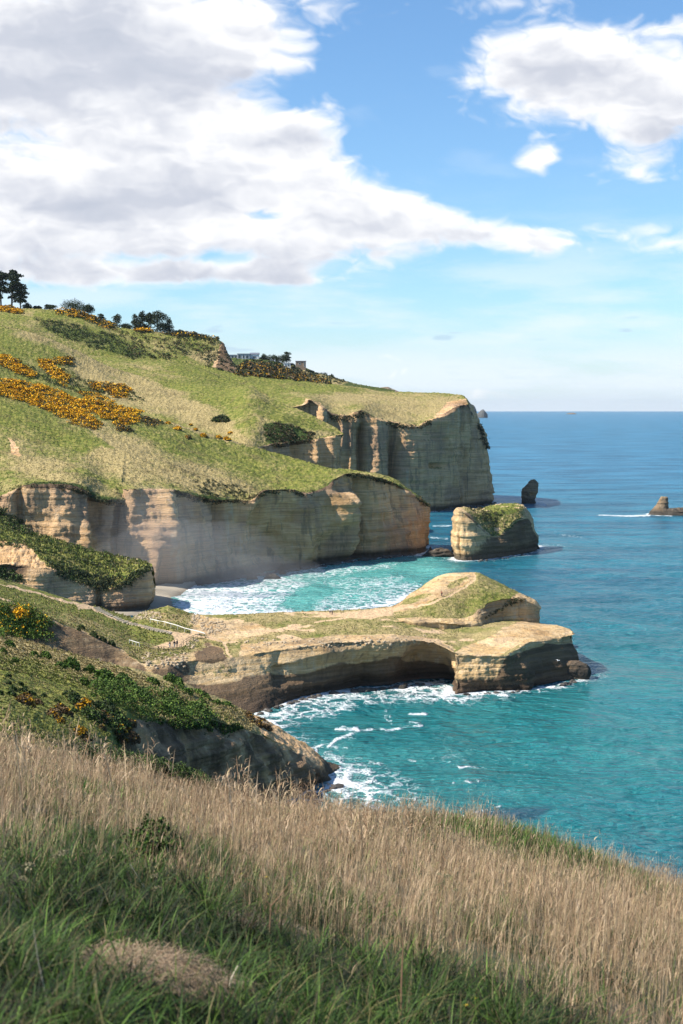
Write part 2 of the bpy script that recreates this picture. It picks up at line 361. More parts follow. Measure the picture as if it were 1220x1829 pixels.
land('cliff_far', [
    Off(1, 0, -2, z=-3),
    Row([(-150, 920), (400, 920), (600, 918), (700, 917), (770, 914), (820, 908), (850, 904), (868, 902), (880, 900), (886, 896)], z=0),
    Row([(-150, 800), (300, 760), (500, 730), (540, 724), (552, 714), (570, 724), (600, 742), (620, 742), (645, 734), (665, 745), (690, 752), (720, 757), (742, 760), (765, 750), (790, 742), (815, 728), (838, 724), (850, 745), (862, 775), (886, 880)], Y=[(-150, 800), (400, 850), (600, 862), (770, 885), (838, 920), (886, 975)], t=[-150, 300, 500, 540, 552, 570, 600, 620, 645, 665, 690, 720, 742, 765, 790, 815, 840, 855, 870, 886]),
    Row([(-150, 780), (300, 740), (500, 716), (552, 708), (600, 724), (645, 722), (690, 735), (742, 742), (790, 730), (815, 718), (832, 712), (846, 735), (858, 765), (886, 880)], Y=[(-150, 820), (400, 870), (600, 885), (770, 905), (838, 935), (886, 980)], t=[-150, 300, 500, 552, 600, 645, 690, 742, 790, 815, 840, 855, 870, 886]),
    Row([(-150, 640), (0, 660), (300, 672), (444, 690), (552, 700), (690, 712), (790, 710), (815, 709), (829, 709), (842, 727), (856, 760), (886, 880)], Y=[(-150, 880), (400, 930), (600, 945), (770, 955), (838, 955), (886, 985)], t=[-150, 0, 300, 444, 552, 690, 790, 815, 840, 855, 870, 886]),
    Row([(-150, 570), (0, 600), (100, 620), (200, 637), (260, 642), (308, 641), (362, 649), (420, 665), (520, 677), (600, 684), (700, 697), (790, 702), (818, 704), (828, 706), (841, 724), (855, 757), (886, 880)], Y=[(-150, 950), (400, 980), (600, 1000), (770, 1000), (838, 980), (886, 990)], t=[-150, 0, 100, 200, 260, 308, 362, 420, 520, 600, 700, 790, 818, 840, 855, 870, 886]),
    Off(5, -8, 30, dz=-8), Off(5, -30, 80, z=-2)],
    -150, 886, 820, [1, 90, 16, 30, 40, 8, 20], sharp=(1, 2, 5, 6), but=(4.6, .032), strata=.65, seed=23, masks=mk_far, top=.5, toprough=.3, fold=2.6, tw=([0, .82, 1], [-150, 800, 886]),
    dents=[(645, 820, 6, 90, -9), (703, 850, 7, 90, -11), (610, 770, 8, 60, 5), (575, 760, 10, 40, 6), (783, 832, 14, 5, -5), (838, 850, 6, 60, -5), (858, 830, 8, 60, 5), (740, 830, 30, 60, 3), (625, 790, 5, 60, 4), (670, 800, 12, 60, 3), (640, 750, 10, 14, 5)])
# top hill on the left
def mk_top(M, px, py, G, n, v):
    M[..., 0] = 1; M[..., 1] = .35
    Dr(M, px, py, [(30, 575), (120, 575), (220, 600), (300, 640), (230, 645), (150, 620), (60, 585)], 10, 3, .62)
    Dr(M, px, py, [(60, 555), (180, 560), (190, 575), (60, 570)], 6, 1, .1)
    Dr(M, px, py, [(300, 605), (380, 610), (395, 630), (340, 640), (290, 620)], 8, 3, .55)
    Dr(M, px, py, [(330, 630), (385, 625), (400, 640), (370, 652)], 5, 1, .9)
    Dr(M, px, py, [(395, 605), (402, 612), (418, 640), (430, 690), (375, 660), (388, 640)], 3, 0, 0)
    Dr(M, px, py, [(399, 600), (440, 612), (440, 690), (380, 690), (385, 655)], 3, 3, .75)
land('hill_top', [
    Row([(-150, 690), (0, 690), (300, 690), (380, 690), (425, 690)], Y=[(-150, 985), (425, 1020)]),
    Row([(-150, 600), (0, 600), (150, 632), (300, 650), (370, 662), (400, 668), (425, 672)], Y=[(-150, 1000), (425, 1030)]),
    Row([(-150, 570), (0, 572), (150, 597), (250, 615), (350, 632), (385, 640), (402, 644), (420, 652)], Y=[(-150, 1030), (425, 1050)], t=[-150, 0, 150, 250, 350, 385, 402, 425]),
    Row([(-150, 545), (0, 549), (60, 551), (140, 556), (190, 576), (220, 586), (260, 590), (310, 594), (350, 598), (388, 603), (396, 609), (412, 640)], Y=[(-150, 1070), (425, 1070)], t=[-150, 0, 60, 140, 190, 220, 260, 310, 350, 388, 402, 425]),
    Off(3, -10, 60, dz=-5), Off(3, -20, 120, z=20)],
    -150, 425, 420, [10, 36, 36, 8, 8], sharp=(3,), but=(2., .05), seed=31, masks=mk_top, fold=2.2, top=.4, toprough=.4, tw=([0, .9, 1], [-150, 385, 425]))
# scrubby hill behind with the houses
def mk_hou(M, px, py, G, n, v):
    M[..., 0] = 1; M[..., 1] = .75; M[..., 3] = .75
    Dr(M, px, py, [(520, 655), (620, 682), (600, 690), (500, 665)], 4, 3, .2)
land('hill_far', [
    Row([(340, 720), (500, 720), (640, 720), (705, 720)], Y=1180),
    Row([(340, 680), (420, 672), (500, 678), (600, 690), (705, 700)], Y=1230),
    Row([(340, 655), (420, 652), (500, 660), (560, 672), (600, 682), (705, 699)], Y=1270),
    Row([(340, 628), (405, 636), (440, 638), (470, 641), (510, 651), (545, 658), (560, 664), (590, 672), (612, 679), (640, 687), (705, 698)], Y=1320),
    Off(3, -5, 60, dz=-3), Off(3, -10, 120, z=10)],
    340, 705, 260, [6, 24, 24, 6, 6], seed=41, masks=mk_hou, top=.5, toprough=.7)
# green-topped promontory
def mk_pro(M, px, py, G, n, v):
    M[..., 0] = np.where(v > 2.05, 1, M[..., 0]*.2); M[..., 1] = .25; M[..., 3] = np.where(v > 2, .25, .30+fbm(G*.1, 3, 57)*.5+.18*sst(110, 60, px))  # cliff rock painted darker for its shade, most at the left
    Dr(M, px, py, [(-20, 960), (50, 975), (85, 1010), (60, 1050), (-20, 1050)], 5, 0, .1)
    Dr(M, px, py, [(-20, 1005), (10, 1020), (35, 1035), (0, 1035)], 5, 0, .9)
land('promontory', [
    Off(1, 0, -2, z=-3),
    Row([(-150, 1105), (0, 1105), (150, 1100), (260, 1092), (272, 1086)], z=0),
    Row([(-150, 1010), (0, 1008), (40, 1012), (85, 1013), (120, 1035), (165, 1052), (195, 1055), (225, 1042), (250, 1030), (262, 1020), (272, 1013)], Y=[(-150, 430), (0, 434), (150, 440), (250, 446), (272, 456)], t=[-150, 0, 40, 85, 120, 165, 195, 225, 248, 262, 272]),
    Row([(-150, 985), (0, 975), (50, 980), (85, 990), (130, 1015), (170, 1035), (200, 1040), (228, 1030), (250, 1020), (263, 1013), (272, 1011)], Y=[(-150, 445), (0, 446), (150, 448), (250, 450), (272, 458)], t=[-150, 0, 40, 85, 120, 165, 195, 225, 248, 262, 272]),
    Row([(-150, 890), (0, 921), (30, 938), (60, 955), (100, 966), (150, 981), (210, 995), (245, 1003), (262, 1006), (272, 1010)], Y=[(-150, 475), (0, 475), (150, 472), (250, 468), (272, 462)], t=[-150, 0, 30, 60, 100, 150, 210, 245, 262, 272]),
    Off(4, 0, 5, dz=-4), Off(4, 0, 9, z=-2)],
    -150, 272, 420, [1, 70, 14, 50, 6, 16], sharp=(1, 2, 4, 5), but=(1.6, .06), strata=.4, seed=51, masks=mk_pro, top=.5, toprough=.5, tw=([0, .88, 1], [-150, 252, 272]), gk=1,
    dents=[(178, 1070, 6, 40, -3), (60, 1040, 22, 30, 2), (262, 1050, 6, 50, 2)])
# headland with the walking track: one strip from the left to the block at its tip
def mk_head(M, px, py, G, n, v):
    M[..., 1] = .45
    M[..., 0] = np.where((v > 1.9) & (v < 5.02), np.maximum(M[..., 0], .75), M[..., 0]*.5)
    Dr(M, px, py, [(-100, 1020), (60, 1050), (150, 1080), (240, 1110), (300, 1120), (290, 1150), (200, 1140), (100, 1100), (-100, 1060)], 8, 1, .12)
    Dr(M, px, py, [(100, 1090), (180, 1110), (240, 1140), (200, 1160), (120, 1120), (0, 1085), (0, 1070)], 8, 1, .5)
    # rocky rubble mound and platform
    Dr(M, px, py, [(265, 1088), (350, 1096), (400, 1120), (390, 1145), (330, 1120), (250, 1100)], 6, 0, .52)
    Dr(M, px, py, [(340, 1095), (450, 1110), (500, 1125), (480, 1135), (390, 1150), (350, 1125)], 6, 0, .38)
    Dr(M, px, py, [(420, 1096), (700, 1082), (720, 1100), (560, 1104), (430, 1108)], 4, 1, .75)
    Dr(M, px, py, [(400, 1100), (560, 1106), (760, 1100), (880, 1106), (900, 1118), (820, 1165), (780, 1155), (640, 1135), (480, 1140), (420, 1130)], 6, 1, .5)
    Dr(M, px, py, [(640, 1105), (690, 1108), (715, 1122), (680, 1122), (650, 1116)], 4, 1, 0)
    Dr(M, px, py, [(430, 1150), (520, 1142), (600, 1135), (700, 1133), (780, 1140), (812, 1160), (800, 1166), (700, 1150), (600, 1165), (500, 1190), (430, 1185)], 4, 0, 0)
    Dr(M, px, py, [(812, 1163), (880, 1135), (925, 1110), (1000, 1108), (1040, 1130), (930, 1150), (860, 1190), (800, 1200)], 2.5, 0, 0)
    M[..., 0] = np.where((px > 930) | (v > 5.02), M[..., 0]*.0, M[..., 0])
    Dr(M, px, py, [(580, 1096), (720, 1080), (760, 1090), (660, 1108), (590, 1102)], 4, 2, .62)
    Dr(M, px, py, [(250, 1185), (300, 1170), (350, 1160), (420, 1190), (420, 1210), (300, 1210)], 5, 0, .45)
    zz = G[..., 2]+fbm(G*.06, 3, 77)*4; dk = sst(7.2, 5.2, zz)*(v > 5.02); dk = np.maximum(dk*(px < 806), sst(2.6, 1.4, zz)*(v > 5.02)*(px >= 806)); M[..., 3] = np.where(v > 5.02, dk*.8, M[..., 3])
    Dr(M, px, py, [(820, 1214), (885, 1212), (905, 1172), (975, 1150), (1060, 1150), (1060, 1250), (820, 1250)], 3, 3, .8)  # shaded front-right face of the block painted into the rock colour
    wob = fbm(G*.5, 3, 78)*14
    s_ = soft(px+wob, py+wob*.6, [(352, 1160), (372, 1148), (398, 1158), (404, 1176), (385, 1186), (345, 1180)], 5); M[..., 3] = np.maximum(M[..., 3], s_*.85); M[..., 0] *= 1-s_  # shadow of the hollow painted dark over its brown dirt
    s_ = soft(px, py+wob*.4, [(40, 1090), (100, 1112), (150, 1128), (200, 1148), (230, 1168), (262, 1195), (262, 1260), (40, 1260)], 3)*(v > 4.6); M[..., 3] = np.maximum(M[..., 3], s_*.6); M[..., 0] *= 1-s_
    s_ = soft(px+wob, py+wob, [(270, 1188), (330, 1182), (345, 1196), (330, 1225), (280, 1225)], 4); M[..., 3] = np.maximum(M[..., 3], s_*.6); M[..., 0] *= 1-s_
    pn = fbm(G*.11, 4, 79); top_ = (v > 2) & (v < 5.02) & (px > 340)
    M[..., 2] = np.maximum(M[..., 2], top_*sst(.08, .28, pn)*.62); M[..., 1] = np.where(top_, np.maximum(M[..., 1], .62), M[..., 1])
    # tracks
    line(M, px, py, [(-60, 1030), (0, 1043), (60, 1058), (110, 1072), (150, 1082)], 1.8, 2)
    line(M, px, py, [(-60, 1055), (0, 1068), (50, 1088), (100, 1112)], 1.5, 2)
    s = soft(px, py, [(136, 1081), (150, 1078), (168, 1081), (172, 1085), (160, 1089), (140, 1089)], 1.2); M[..., 2] = np.maximum(M[..., 2], s)
    s = soft(px, py, [(296, 1126), (318, 1128), (345, 1134), (338, 1146), (325, 1157), (272, 1157), (290, 1150), (312, 1143), (310, 1134)], 1.2); M[..., 2] = np.maximum(M[..., 2], s)
    line(M, px, py, [(160, 1086), (200, 1104), (250, 1118), (305, 1130)], 2.0, 2, .9)
    line(M, px, py, [(340, 1135), (370, 1137), (388, 1141), (400, 1150), (408, 1168), (416, 1182)], 2.2, 2)
    line(M, px, py, [(405, 1130), (450, 1128), (520, 1124), (560, 1126)], 2.0, 2, .8)
    line(M, px, py, [(560, 1112), (640, 1100), (720, 1098), (800, 1112), (885, 1110)], 1.6, 2, .7)
tH = [-150, 0, 130, 230, 262, 300, 350, 420, 500, 590, 660, 700, 790, 880, 940, 975, 1010, 1030]
LIN[0] = True
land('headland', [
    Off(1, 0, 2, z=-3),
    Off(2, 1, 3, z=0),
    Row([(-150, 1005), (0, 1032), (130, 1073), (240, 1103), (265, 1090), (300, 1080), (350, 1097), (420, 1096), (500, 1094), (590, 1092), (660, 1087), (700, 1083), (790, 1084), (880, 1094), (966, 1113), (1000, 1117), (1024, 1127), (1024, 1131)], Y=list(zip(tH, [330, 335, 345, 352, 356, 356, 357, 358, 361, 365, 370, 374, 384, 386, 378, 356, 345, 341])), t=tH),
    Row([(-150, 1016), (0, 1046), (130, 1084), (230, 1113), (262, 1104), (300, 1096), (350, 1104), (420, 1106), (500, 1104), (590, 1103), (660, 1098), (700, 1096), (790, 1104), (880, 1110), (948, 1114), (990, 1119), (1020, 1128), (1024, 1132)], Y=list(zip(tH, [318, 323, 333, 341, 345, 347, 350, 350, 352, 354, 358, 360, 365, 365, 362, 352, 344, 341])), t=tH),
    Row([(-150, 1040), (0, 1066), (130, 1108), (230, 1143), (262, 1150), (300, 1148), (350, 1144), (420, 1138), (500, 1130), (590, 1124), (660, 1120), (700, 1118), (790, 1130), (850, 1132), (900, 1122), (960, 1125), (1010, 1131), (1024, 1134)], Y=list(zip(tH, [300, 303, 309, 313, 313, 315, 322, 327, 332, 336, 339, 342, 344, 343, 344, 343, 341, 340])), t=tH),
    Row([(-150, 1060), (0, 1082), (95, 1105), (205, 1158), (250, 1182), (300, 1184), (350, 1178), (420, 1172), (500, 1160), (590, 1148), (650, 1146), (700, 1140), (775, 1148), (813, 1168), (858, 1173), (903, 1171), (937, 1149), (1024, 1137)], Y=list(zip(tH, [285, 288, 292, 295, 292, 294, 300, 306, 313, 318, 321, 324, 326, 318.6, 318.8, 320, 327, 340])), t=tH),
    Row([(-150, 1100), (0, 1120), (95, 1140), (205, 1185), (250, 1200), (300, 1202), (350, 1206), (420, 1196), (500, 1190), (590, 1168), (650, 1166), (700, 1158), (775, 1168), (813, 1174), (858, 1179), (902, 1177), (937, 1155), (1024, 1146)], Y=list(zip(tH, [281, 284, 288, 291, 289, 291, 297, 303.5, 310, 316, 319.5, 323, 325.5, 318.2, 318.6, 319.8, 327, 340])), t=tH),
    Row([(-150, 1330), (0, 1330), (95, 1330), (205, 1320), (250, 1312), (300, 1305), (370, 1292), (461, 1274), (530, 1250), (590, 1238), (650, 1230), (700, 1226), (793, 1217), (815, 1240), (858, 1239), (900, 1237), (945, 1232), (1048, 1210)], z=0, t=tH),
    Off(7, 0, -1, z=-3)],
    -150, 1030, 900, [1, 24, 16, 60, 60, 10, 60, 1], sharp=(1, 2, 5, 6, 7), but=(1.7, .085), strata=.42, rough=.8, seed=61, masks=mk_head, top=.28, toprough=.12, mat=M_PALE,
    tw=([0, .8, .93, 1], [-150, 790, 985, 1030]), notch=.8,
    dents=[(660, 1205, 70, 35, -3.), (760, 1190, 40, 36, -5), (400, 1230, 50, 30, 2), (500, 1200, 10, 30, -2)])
LIN[0] = False
# mound on the headland
def mk_mound(M, px, py, G, n, v):
    M[..., 0] = np.where((v > .9) & (v < 4.03), .95, 0); M[..., 1] = .5
    Dr(M, px, py, [(640, 1100), (700, 1078), (750, 1050), (790, 1015), (838, 1012), (850, 1022), (847, 1034), (812, 1056), (780, 1070), (720, 1092)], 4, 0, 0)
    Dr(M, px, py, [(800, 1041), (832, 1030), (838, 1034), (812, 1050), (800, 1052)], 2, 0, .8)
    Dr(M, px, py, [(720, 1072), (760, 1058), (772, 1062), (740, 1078), (712, 1082)], 3, 0, .8)
    Dr(M, px, py, [(930, 1058), (985, 1070), (985, 1120), (900, 1120), (850, 1110), (852, 1090), (905, 1072)], 2, 0, 0)
    line(M, px, py, [(846, 1026), (848, 1036), (825, 1052), (800, 1066), (770, 1078), (700, 1090)], 1.8, 2, .9)
tM = [640, 700, 750, 790, 830, 852, 880, 915, 950, 975]
land('headland_mound', [
    Off(2, 2, 6, z=-1),
    Off(2, 1, 5, dz=-7),
    Row([(640, 1098), (700, 1082), (745, 1052), (790, 1025), (828, 1021), (852, 1022), (880, 1034), (925, 1057), (958, 1074), (967, 1084)], Y=[(640, 368), (700, 376), (790, 384), (880, 384), (975, 378)], t=tM),
    Row([(640, 1102), (700, 1090), (745, 1070), (790, 1052), (828, 1050), (852, 1048), (880, 1052), (920, 1062), (955, 1075), (967, 1086)], Y=[(640, 360), (700, 366), (790, 371), (880, 374), (975, 376)], t=tM),
    Row([(640, 1106), (700, 1104), (750, 1102), (790, 1104), (828, 1104), (852, 1092), (875, 1076), (912, 1069), (950, 1078), (967, 1088)], Y=[(640, 352), (700, 353), (790, 354), (852, 360), (880, 366), (975, 375)], t=tM),
    Row([(640, 1110), (700, 1110), (750, 1110), (790, 1113), (828, 1116), (854, 1112), (880, 1116), (915, 1120), (955, 1124), (966, 1120)], Y=[(640, 348), (700, 348), (790, 349), (852, 356), (880, 364), (975, 374)], t=tM),
    Off(5, 0, 0, z=-1)],
    640, 975, 420, [8, 14, 50, 50, 40, 20], sharp=(2, 4, 5), but=(.9, .08), strata=.3, rough=.35, seed=71, masks=mk_mound, top=.2, toprough=.14, mat=M_PALE, tw=([0, .85, 1], [640, 945, 975]))
# near hill on the left with its cliff
def mk_near(M, px, py, G, n, v):
    M[..., 0] = np.where((v > 1.9) & (v < np.where(px < 225, 5.2, 4.08)), np.maximum(M[..., 0], .9), M[..., 0]*.2); M[..., 1] = .55
    M[..., 3] = np.where(v > 4.1, .55+fbm(G*.15, 4, 87)*.4, 0)*(px > 200)*sst(585, 560, px-(py-1370)*.5)
    Dr(M, px, py, [(-150, 1085), (0, 1135), (200, 1190), (360, 1240), (470, 1290), (450, 1310), (380, 1262), (200, 1216), (0, 1172), (-150, 1125)], 10, 1, 1.)
    Dr(M, px, py, [(-150, 1160), (60, 1180), (240, 1250), (240, 1330), (-150, 1290)], 20, 1, .15)
    Dr(M, px, py, [(440, 1262), (520, 1308), (640, 1400), (600, 1440), (540, 1370), (470, 1312)], 5, 0, 0)
    Dr(M, px, py, [(505, 1310), (550, 1330), (575, 1365), (560, 1375), (530, 1345)], 4, 2, .5)
tB = [-150, 0, 102, 203, 254, 305, 356, 406, 442, 472, 513, 554, 584, 602]
land('near_hill', [
    Off(1, 1, 3, z=-3), Off(2, 2, 5, z=0),
    Row([(-150, 1085), (0, 1131), (102, 1162), (203, 1187), (254, 1198), (305, 1213), (356, 1233), (406, 1253), (442, 1273), (472, 1283), (513, 1309), (554, 1334), (584, 1368), (599, 1398)], Y=list(zip(tB, [262, 257, 252, 249, 248, 248, 247, 247, 247, 248, 249, 249, 247, 244])), t=tB),
    Row([(-150, 1130), (0, 1170), (102, 1205), (203, 1225), (254, 1234), (305, 1243), (356, 1256), (406, 1270), (442, 1284), (472, 1295), (513, 1318), (554, 1342), (584, 1370), (599, 1399)], Y=list(zip(tB, [215, 214, 213, 217, 220, 224, 229, 233, 236, 240, 243, 245, 245, 243.5])), t=tB),
    Row([(-150, 1200), (0, 1230), (102, 1258), (203, 1273), (254, 1284), (300, 1288), (356, 1280), (406, 1293), (445, 1303), (475, 1314), (513, 1334), (548, 1352), (578, 1375), (599, 1400)], Y=list(zip(tB, [170, 175, 180, 192, 201, 207, 215, 221, 226, 231, 235, 239, 241, 243])), t=tB),
    Row([(-150, 1300), (0, 1325), (102, 1335), (203, 1330), (254, 1338), (300, 1345), (356, 1330), (406, 1335), (445, 1340), (475, 1345), (513, 1360), (548, 1370), (578, 1385), (600, 1401)], Y=list(zip(tB, [110, 118, 138, 172, 192, 202, 211, 217, 222, 227, 231, 236, 239, 242.5])), t=tB),
    Row([(-150, 1500), (0, 1500), (102, 1500), (203, 1480), (254, 1480), (300, 1480), (370, 1470), (420, 1460), (455, 1450), (485, 1440), (520, 1430), (552, 1420), (580, 1412), (602, 1404)], Y=list(zip(tB, [90, 100, 125, 162, 188, 199, 208, 214, 219, 225, 229, 234, 238, 242])), t=tB),
    Off(6, 0, -1, z=-3)],
    -150, 602, 620, [1, 16, 36, 60, 24, 50, 6], sharp=(1, 2, 4, 6), but=(2.3, .10), strata=.6, rough=.9, seed=83, masks=mk_near, top=.25, toprough=.2, tw=([0, .85, 1], [-150, 555, 602]), mat=M_LAND, notch=.5)
# ------------------------------------------------------------------ sea stacks and rocks
def mk_stack(M, px, py, G, n, v):
    M[..., 0] = np.where((v > 1.6) & (v < 4.02) & (px < 938), .8, 0); M[..., 1] = .75; M[..., 2] = sst(.02, .25, fbm(G*.15, 3, 99))*.6*(v < 4.02)
    Dr(M, px, py, [(790, 890), (816, 900), (832, 915), (862, 935), (880, 957), (850, 960), (800, 940)], 2, 0, 0)
    Dr(M, px, py, [(855, 900), (930, 895), (925, 915), (880, 922), (865, 915)], 3, 1, .05)
    Dr(M, px, py, [(870, 925), (905, 920), (925, 918), (945, 910), (930, 930), (900, 955), (880, 955)], 3, 0, .62)
    M[..., 3] = np.where((px > 832) & (px < 935) & (v > 3.1) & (v < 4.05), .62, np.where((px > 832) & (px < 868) & (v < 4.05), .5, 0)); M[..., 0] = np.where((px > 846) & (px < 925) & (v > 3) & (v < 4.0), .8, M[..., 0])
    M[..., 3] = np.where((v > 4.05), sst(845, 890, px+(py-960)*.9)*.7, M[..., 3])  # right face painted darker as the shaded side of the stack
tS = [806, 811, 818, 832, 850, 870, 888, 905, 930, 948, 958, 965]
L = land('sea_stack', [
    Off(2, 1, 5, z=-3), Off(2, 1, 3, z=0),
    Row([(810, 960), (811, 925), (816, 907), (832, 906), (850, 908), (870, 905), (888, 900), (905, 898), (932, 900), (946, 914), (956, 945), (962, 962)], Y=list(zip(tS, [640, 630, 628, 632, 640, 646, 649, 650, 649, 646, 645, 645])), t=tS),
    Row([(809, 960), (810, 926), (817, 908), (834, 912), (852, 916), (870, 915), (888, 912), (905, 910), (930, 906), (945, 917), (955, 946), (962, 963)], Y=list(zip(tS, [638, 622, 613, 612, 618, 624, 628, 629, 634, 638, 641, 643])), t=tS),
    Row([(808, 962), (809, 930), (817, 911), (838, 922), (856, 940), (874, 954), (886, 957), (900, 948), (925, 926), (942, 922), (953, 948), (961, 965)], Y=list(zip(tS, [634, 612, 602, 600, 602, 606, 611, 614, 623, 632, 637, 642])), t=tS),
    Row([(806, 985), (808, 996), (815, 1001), (832, 1002), (850, 1001), (870, 999), (888, 997), (905, 995), (930, 991), (950, 987), (960, 985), (964, 982)], z=0, t=tS),
    Off(5, 0, -.5, z=-3)],
    806, 965, 260, [1, 24, 14, 24, 60, 1], sharp=(1, 2, 4, 5), but=(1.1, .09), strata=.55, rough=.45, seed=97, masks=mk_stack, top=.25, toprough=.3, mat=M_PALE, kind=None, tw=([0, .12, .88, 1], [806, 818, 948, 965]),
    dents=[(819, 975, 1.6, 24, -1.6)])
tag(L.o, 'large pale rock stack with a grassy saddle standing in the sea off the middle cliff', 'sea stack')
def ring_rock(name, prof, Y, depth, mat, label, cat, seed, lean=0, amp=.8, nseg=90, nrow=60, kind=None):
    """prof: list of (py, px_left, px_right) from base to top"""
    prof = np.array(prof, float); base = at_z(prof[0, 1:].mean(), prof[0, 0], 0); Y = base[1] if Y is None else Y
    s = np.linspace(0, 1, nrow); k = np.linspace(0, 1, len(prof))
    py = np.interp(s, k, prof[:, 0]); a = np.interp(s, k, prof[:, 1]); b = np.interp(s, k, prof[:, 2])
    A = at_y(a, py, Y); B = at_y(b, py, Y); C = (A+B)/2; R = (B[:, 0]-A[:, 0])/2
    th = np.linspace(0, 2*np.pi, nseg+1)
    G = np.zeros((nrow+2+8, nseg+1, 3))
    for i in range(nrow):
        G[i+1] = C[i]+np.stack([R[i]*np.cos(th), depth*R[i]*np.sin(th), 0*th], -1)
    G[0] = G[1]; G[0, :, 2] = -3; G[1, :, 2] = np.minimum(G[1, :, 2], -.5)
    for j in range(9): 
        f = 1-(j+1)/9; G[nrow+1+j] = C[-1]+(G[nrow]-C[-1])*f+np.array([0, 0, .25*R[-1]*(1-f)])
    v = G.copy(); v[:, -1] = v[:, 0]
    nrm = np.stack([np.cos(th), np.sin(th)/max(depth, .3), 0*th], -1); nrm[-1] = nrm[0]
    z = v[..., 2]+fbm(v*.1, 2, seed)*2
    d = fbm(v*np.array([.18, .18, .1]), 5, seed+1, .6)*2.2*amp+np.tanh(fbm(np.stack([z*.6, 0*z, 0*z], -1), 3, seed+2)*5)*.35*amp+fbm(v*.7, 3, seed+4)*.5*amp
    fade = np.ones(G.shape[0]); fade[nrow+1:] = np.linspace(1, .2, 9)
    v = v+nrm[None]*(d*fade[:, None])[..., None]; v[nrow-3:, :, 2] += (fbm(v[nrow-3:]*.35, 4, seed+8)*2.5*amp)
    v[:, -1] = v[:, 0]
    M = np.zeros(v.shape[:2]+(4,))
    if mat is not M_DARK:
        M[nrow+1:, :, 0] = .5; M[..., 1] = .6
    o = lay_mesh(name, v, {'mask': M}, mat)
    if kind: o['kind'] = kind
    return tag(o, label, cat)
M_BROWN = make_land('weathered_brown_rock', rockA=(.26, .19, .12), rockB=(.20, .14, .085), rockC=(.12, .10, .075), sc=1.4)
ring_rock('sea_stack', [(899, 931, 957), (893, 931, 954), (886, 932, 957), (880, 932, 961), (874, 933, 962), (869, 937, 962), (863, 943, 962), (859, 945, 959), (857, 948, 957)], None, .8, M_BROWN, 'slender brown rock pillar leaning out of the sea beyond the pale stack', 'sea stack', 101, amp=.75)
ring_rock('sea_stack', [(919, 1158, 1212), (915, 1161, 1203), (908, 1167, 1195), (900, 1174, 1193), (893, 1177, 1193), (888, 1179, 1192)], None, .8, M_BROWN, 'stubby flat-topped brown rock rising from the open sea ringed by surf', 'sea stack', 111, amp=.6)
ring_rock('rock', [(919.5, 1180, 1246), (917, 1184, 1243), (913, 1188, 1238), (910, 1192, 1226)], None, .7, M_DARK, 'low dark rock ledge beside the stubby flat-topped rock', 'rock', 113, amp=.6, nrow=30)
ring_rock('rock', [(994, 752, 812), (990, 756, 810), (985, 764, 806), (981, 776, 800)], None, .4, M_DARK, 'low dark reef between the middle cliff and the pale stack', 'rock', 117, amp=.5, nrow=30)
ring_rock('rock', [(988, 763, 774), (984, 765, 773), (980, 766.5, 771.5), (976, 768, 770)], None, .8, M_DARK, 'small pointed dark rock standing on the low reef', 'rock', 119, amp=.3, nrow=20, nseg=30)
ring_rock('rock', [(1229, 712, 728), (1226, 713, 727), (1223, 716, 724)], None, .6, M_DARK, 'small black boulder awash below the headland cliff', 'rock', 121, amp=.3, nrow=16, nseg=30)
for i, (x, y, w) in enumerate([(487, 1034, 16), (450, 1035, 12), (505, 1026, 7)]):
    ring_rock('rock', [(y, x-w, x+w), (y-4, x-w*.8, x+w*.8), (y-8, x-w*.5, x+w*.4)], None, .6, M_DARK, ['flat dark boulder nearest the surf at the foot of the middle cliff', 'dark boulder left of the flat one at the foot of the middle cliff', 'smallest dark boulder right of the flat one at the foot of the middle cliff'][i], 'rock', 130+i, amp=.4, nrow=16, nseg=40)
ring_rock('rock', [(1211, 985, 1052), (1203, 990, 1056), (1193, 995, 1055), (1186, 1000, 1048), (1182, 1005, 1036)], None, .55, M_DARK, 'low dark rock shelf at the seaward foot of the headland', 'rock', 139, amp=.35, nrow=30)
# far islands
M_ISLE = make_land('distant_island_rock', rockA=(.13, .13, .12), rockB=(.10, .10, .09), rockC=(.08, .08, .07), sc=.03)
def isle(name, sil, Y, label, seed):
    px = np.linspace(sil[0][0], sil[-1][0], 60); py = pchip([a for a, b in sil], [b for a, b in sil], px)
    T = at_y(px, py, Y); w = (T[:, 2]+8)*.9; rows = []
    for f, k in [(-1, 0), (-.75, .45), (-.4, .85), (0, 1), (.4, .85), (.75, .45), (1, 0)]:
        q = T.copy(); q[:, 1] += f*w; q[:, 2] = -6+(T[:, 2]+6)*k; q += fbm(q*.01, 4, seed)[:, None]*np.array([14, 30, 6]) * (k < 1)
        rows.append(q)
    o = lay_mesh(name, np.array(rows), {'mask': np.zeros((7, 60, 4))}, M_ISLE); return tag(o, label, 'island')
isle('island', [(640, 700), (665, 697), (680, 692), (692, 691), (700, 694), (712, 699), (730, 705)], 7000, 'low blue island seen over the far clifftop', 1)
isle('island', [(800, 738), (815, 726), (835, 721), (845, 723), (850, 730), (852, 740)], 8500, 'steep blue headland island just right of the far cliff', 2)
isle('island', [(852, 739), (857, 735), (860, 732), (863, 731), (866, 734), (870, 739)], 9500, 'small pointed blue islet by the horizon', 3)
isle('island', [(1012, 739), (1018, 737.5), (1024, 737.3), (1030, 739)], 15000, 'tiny dark islet on the horizon', 4)
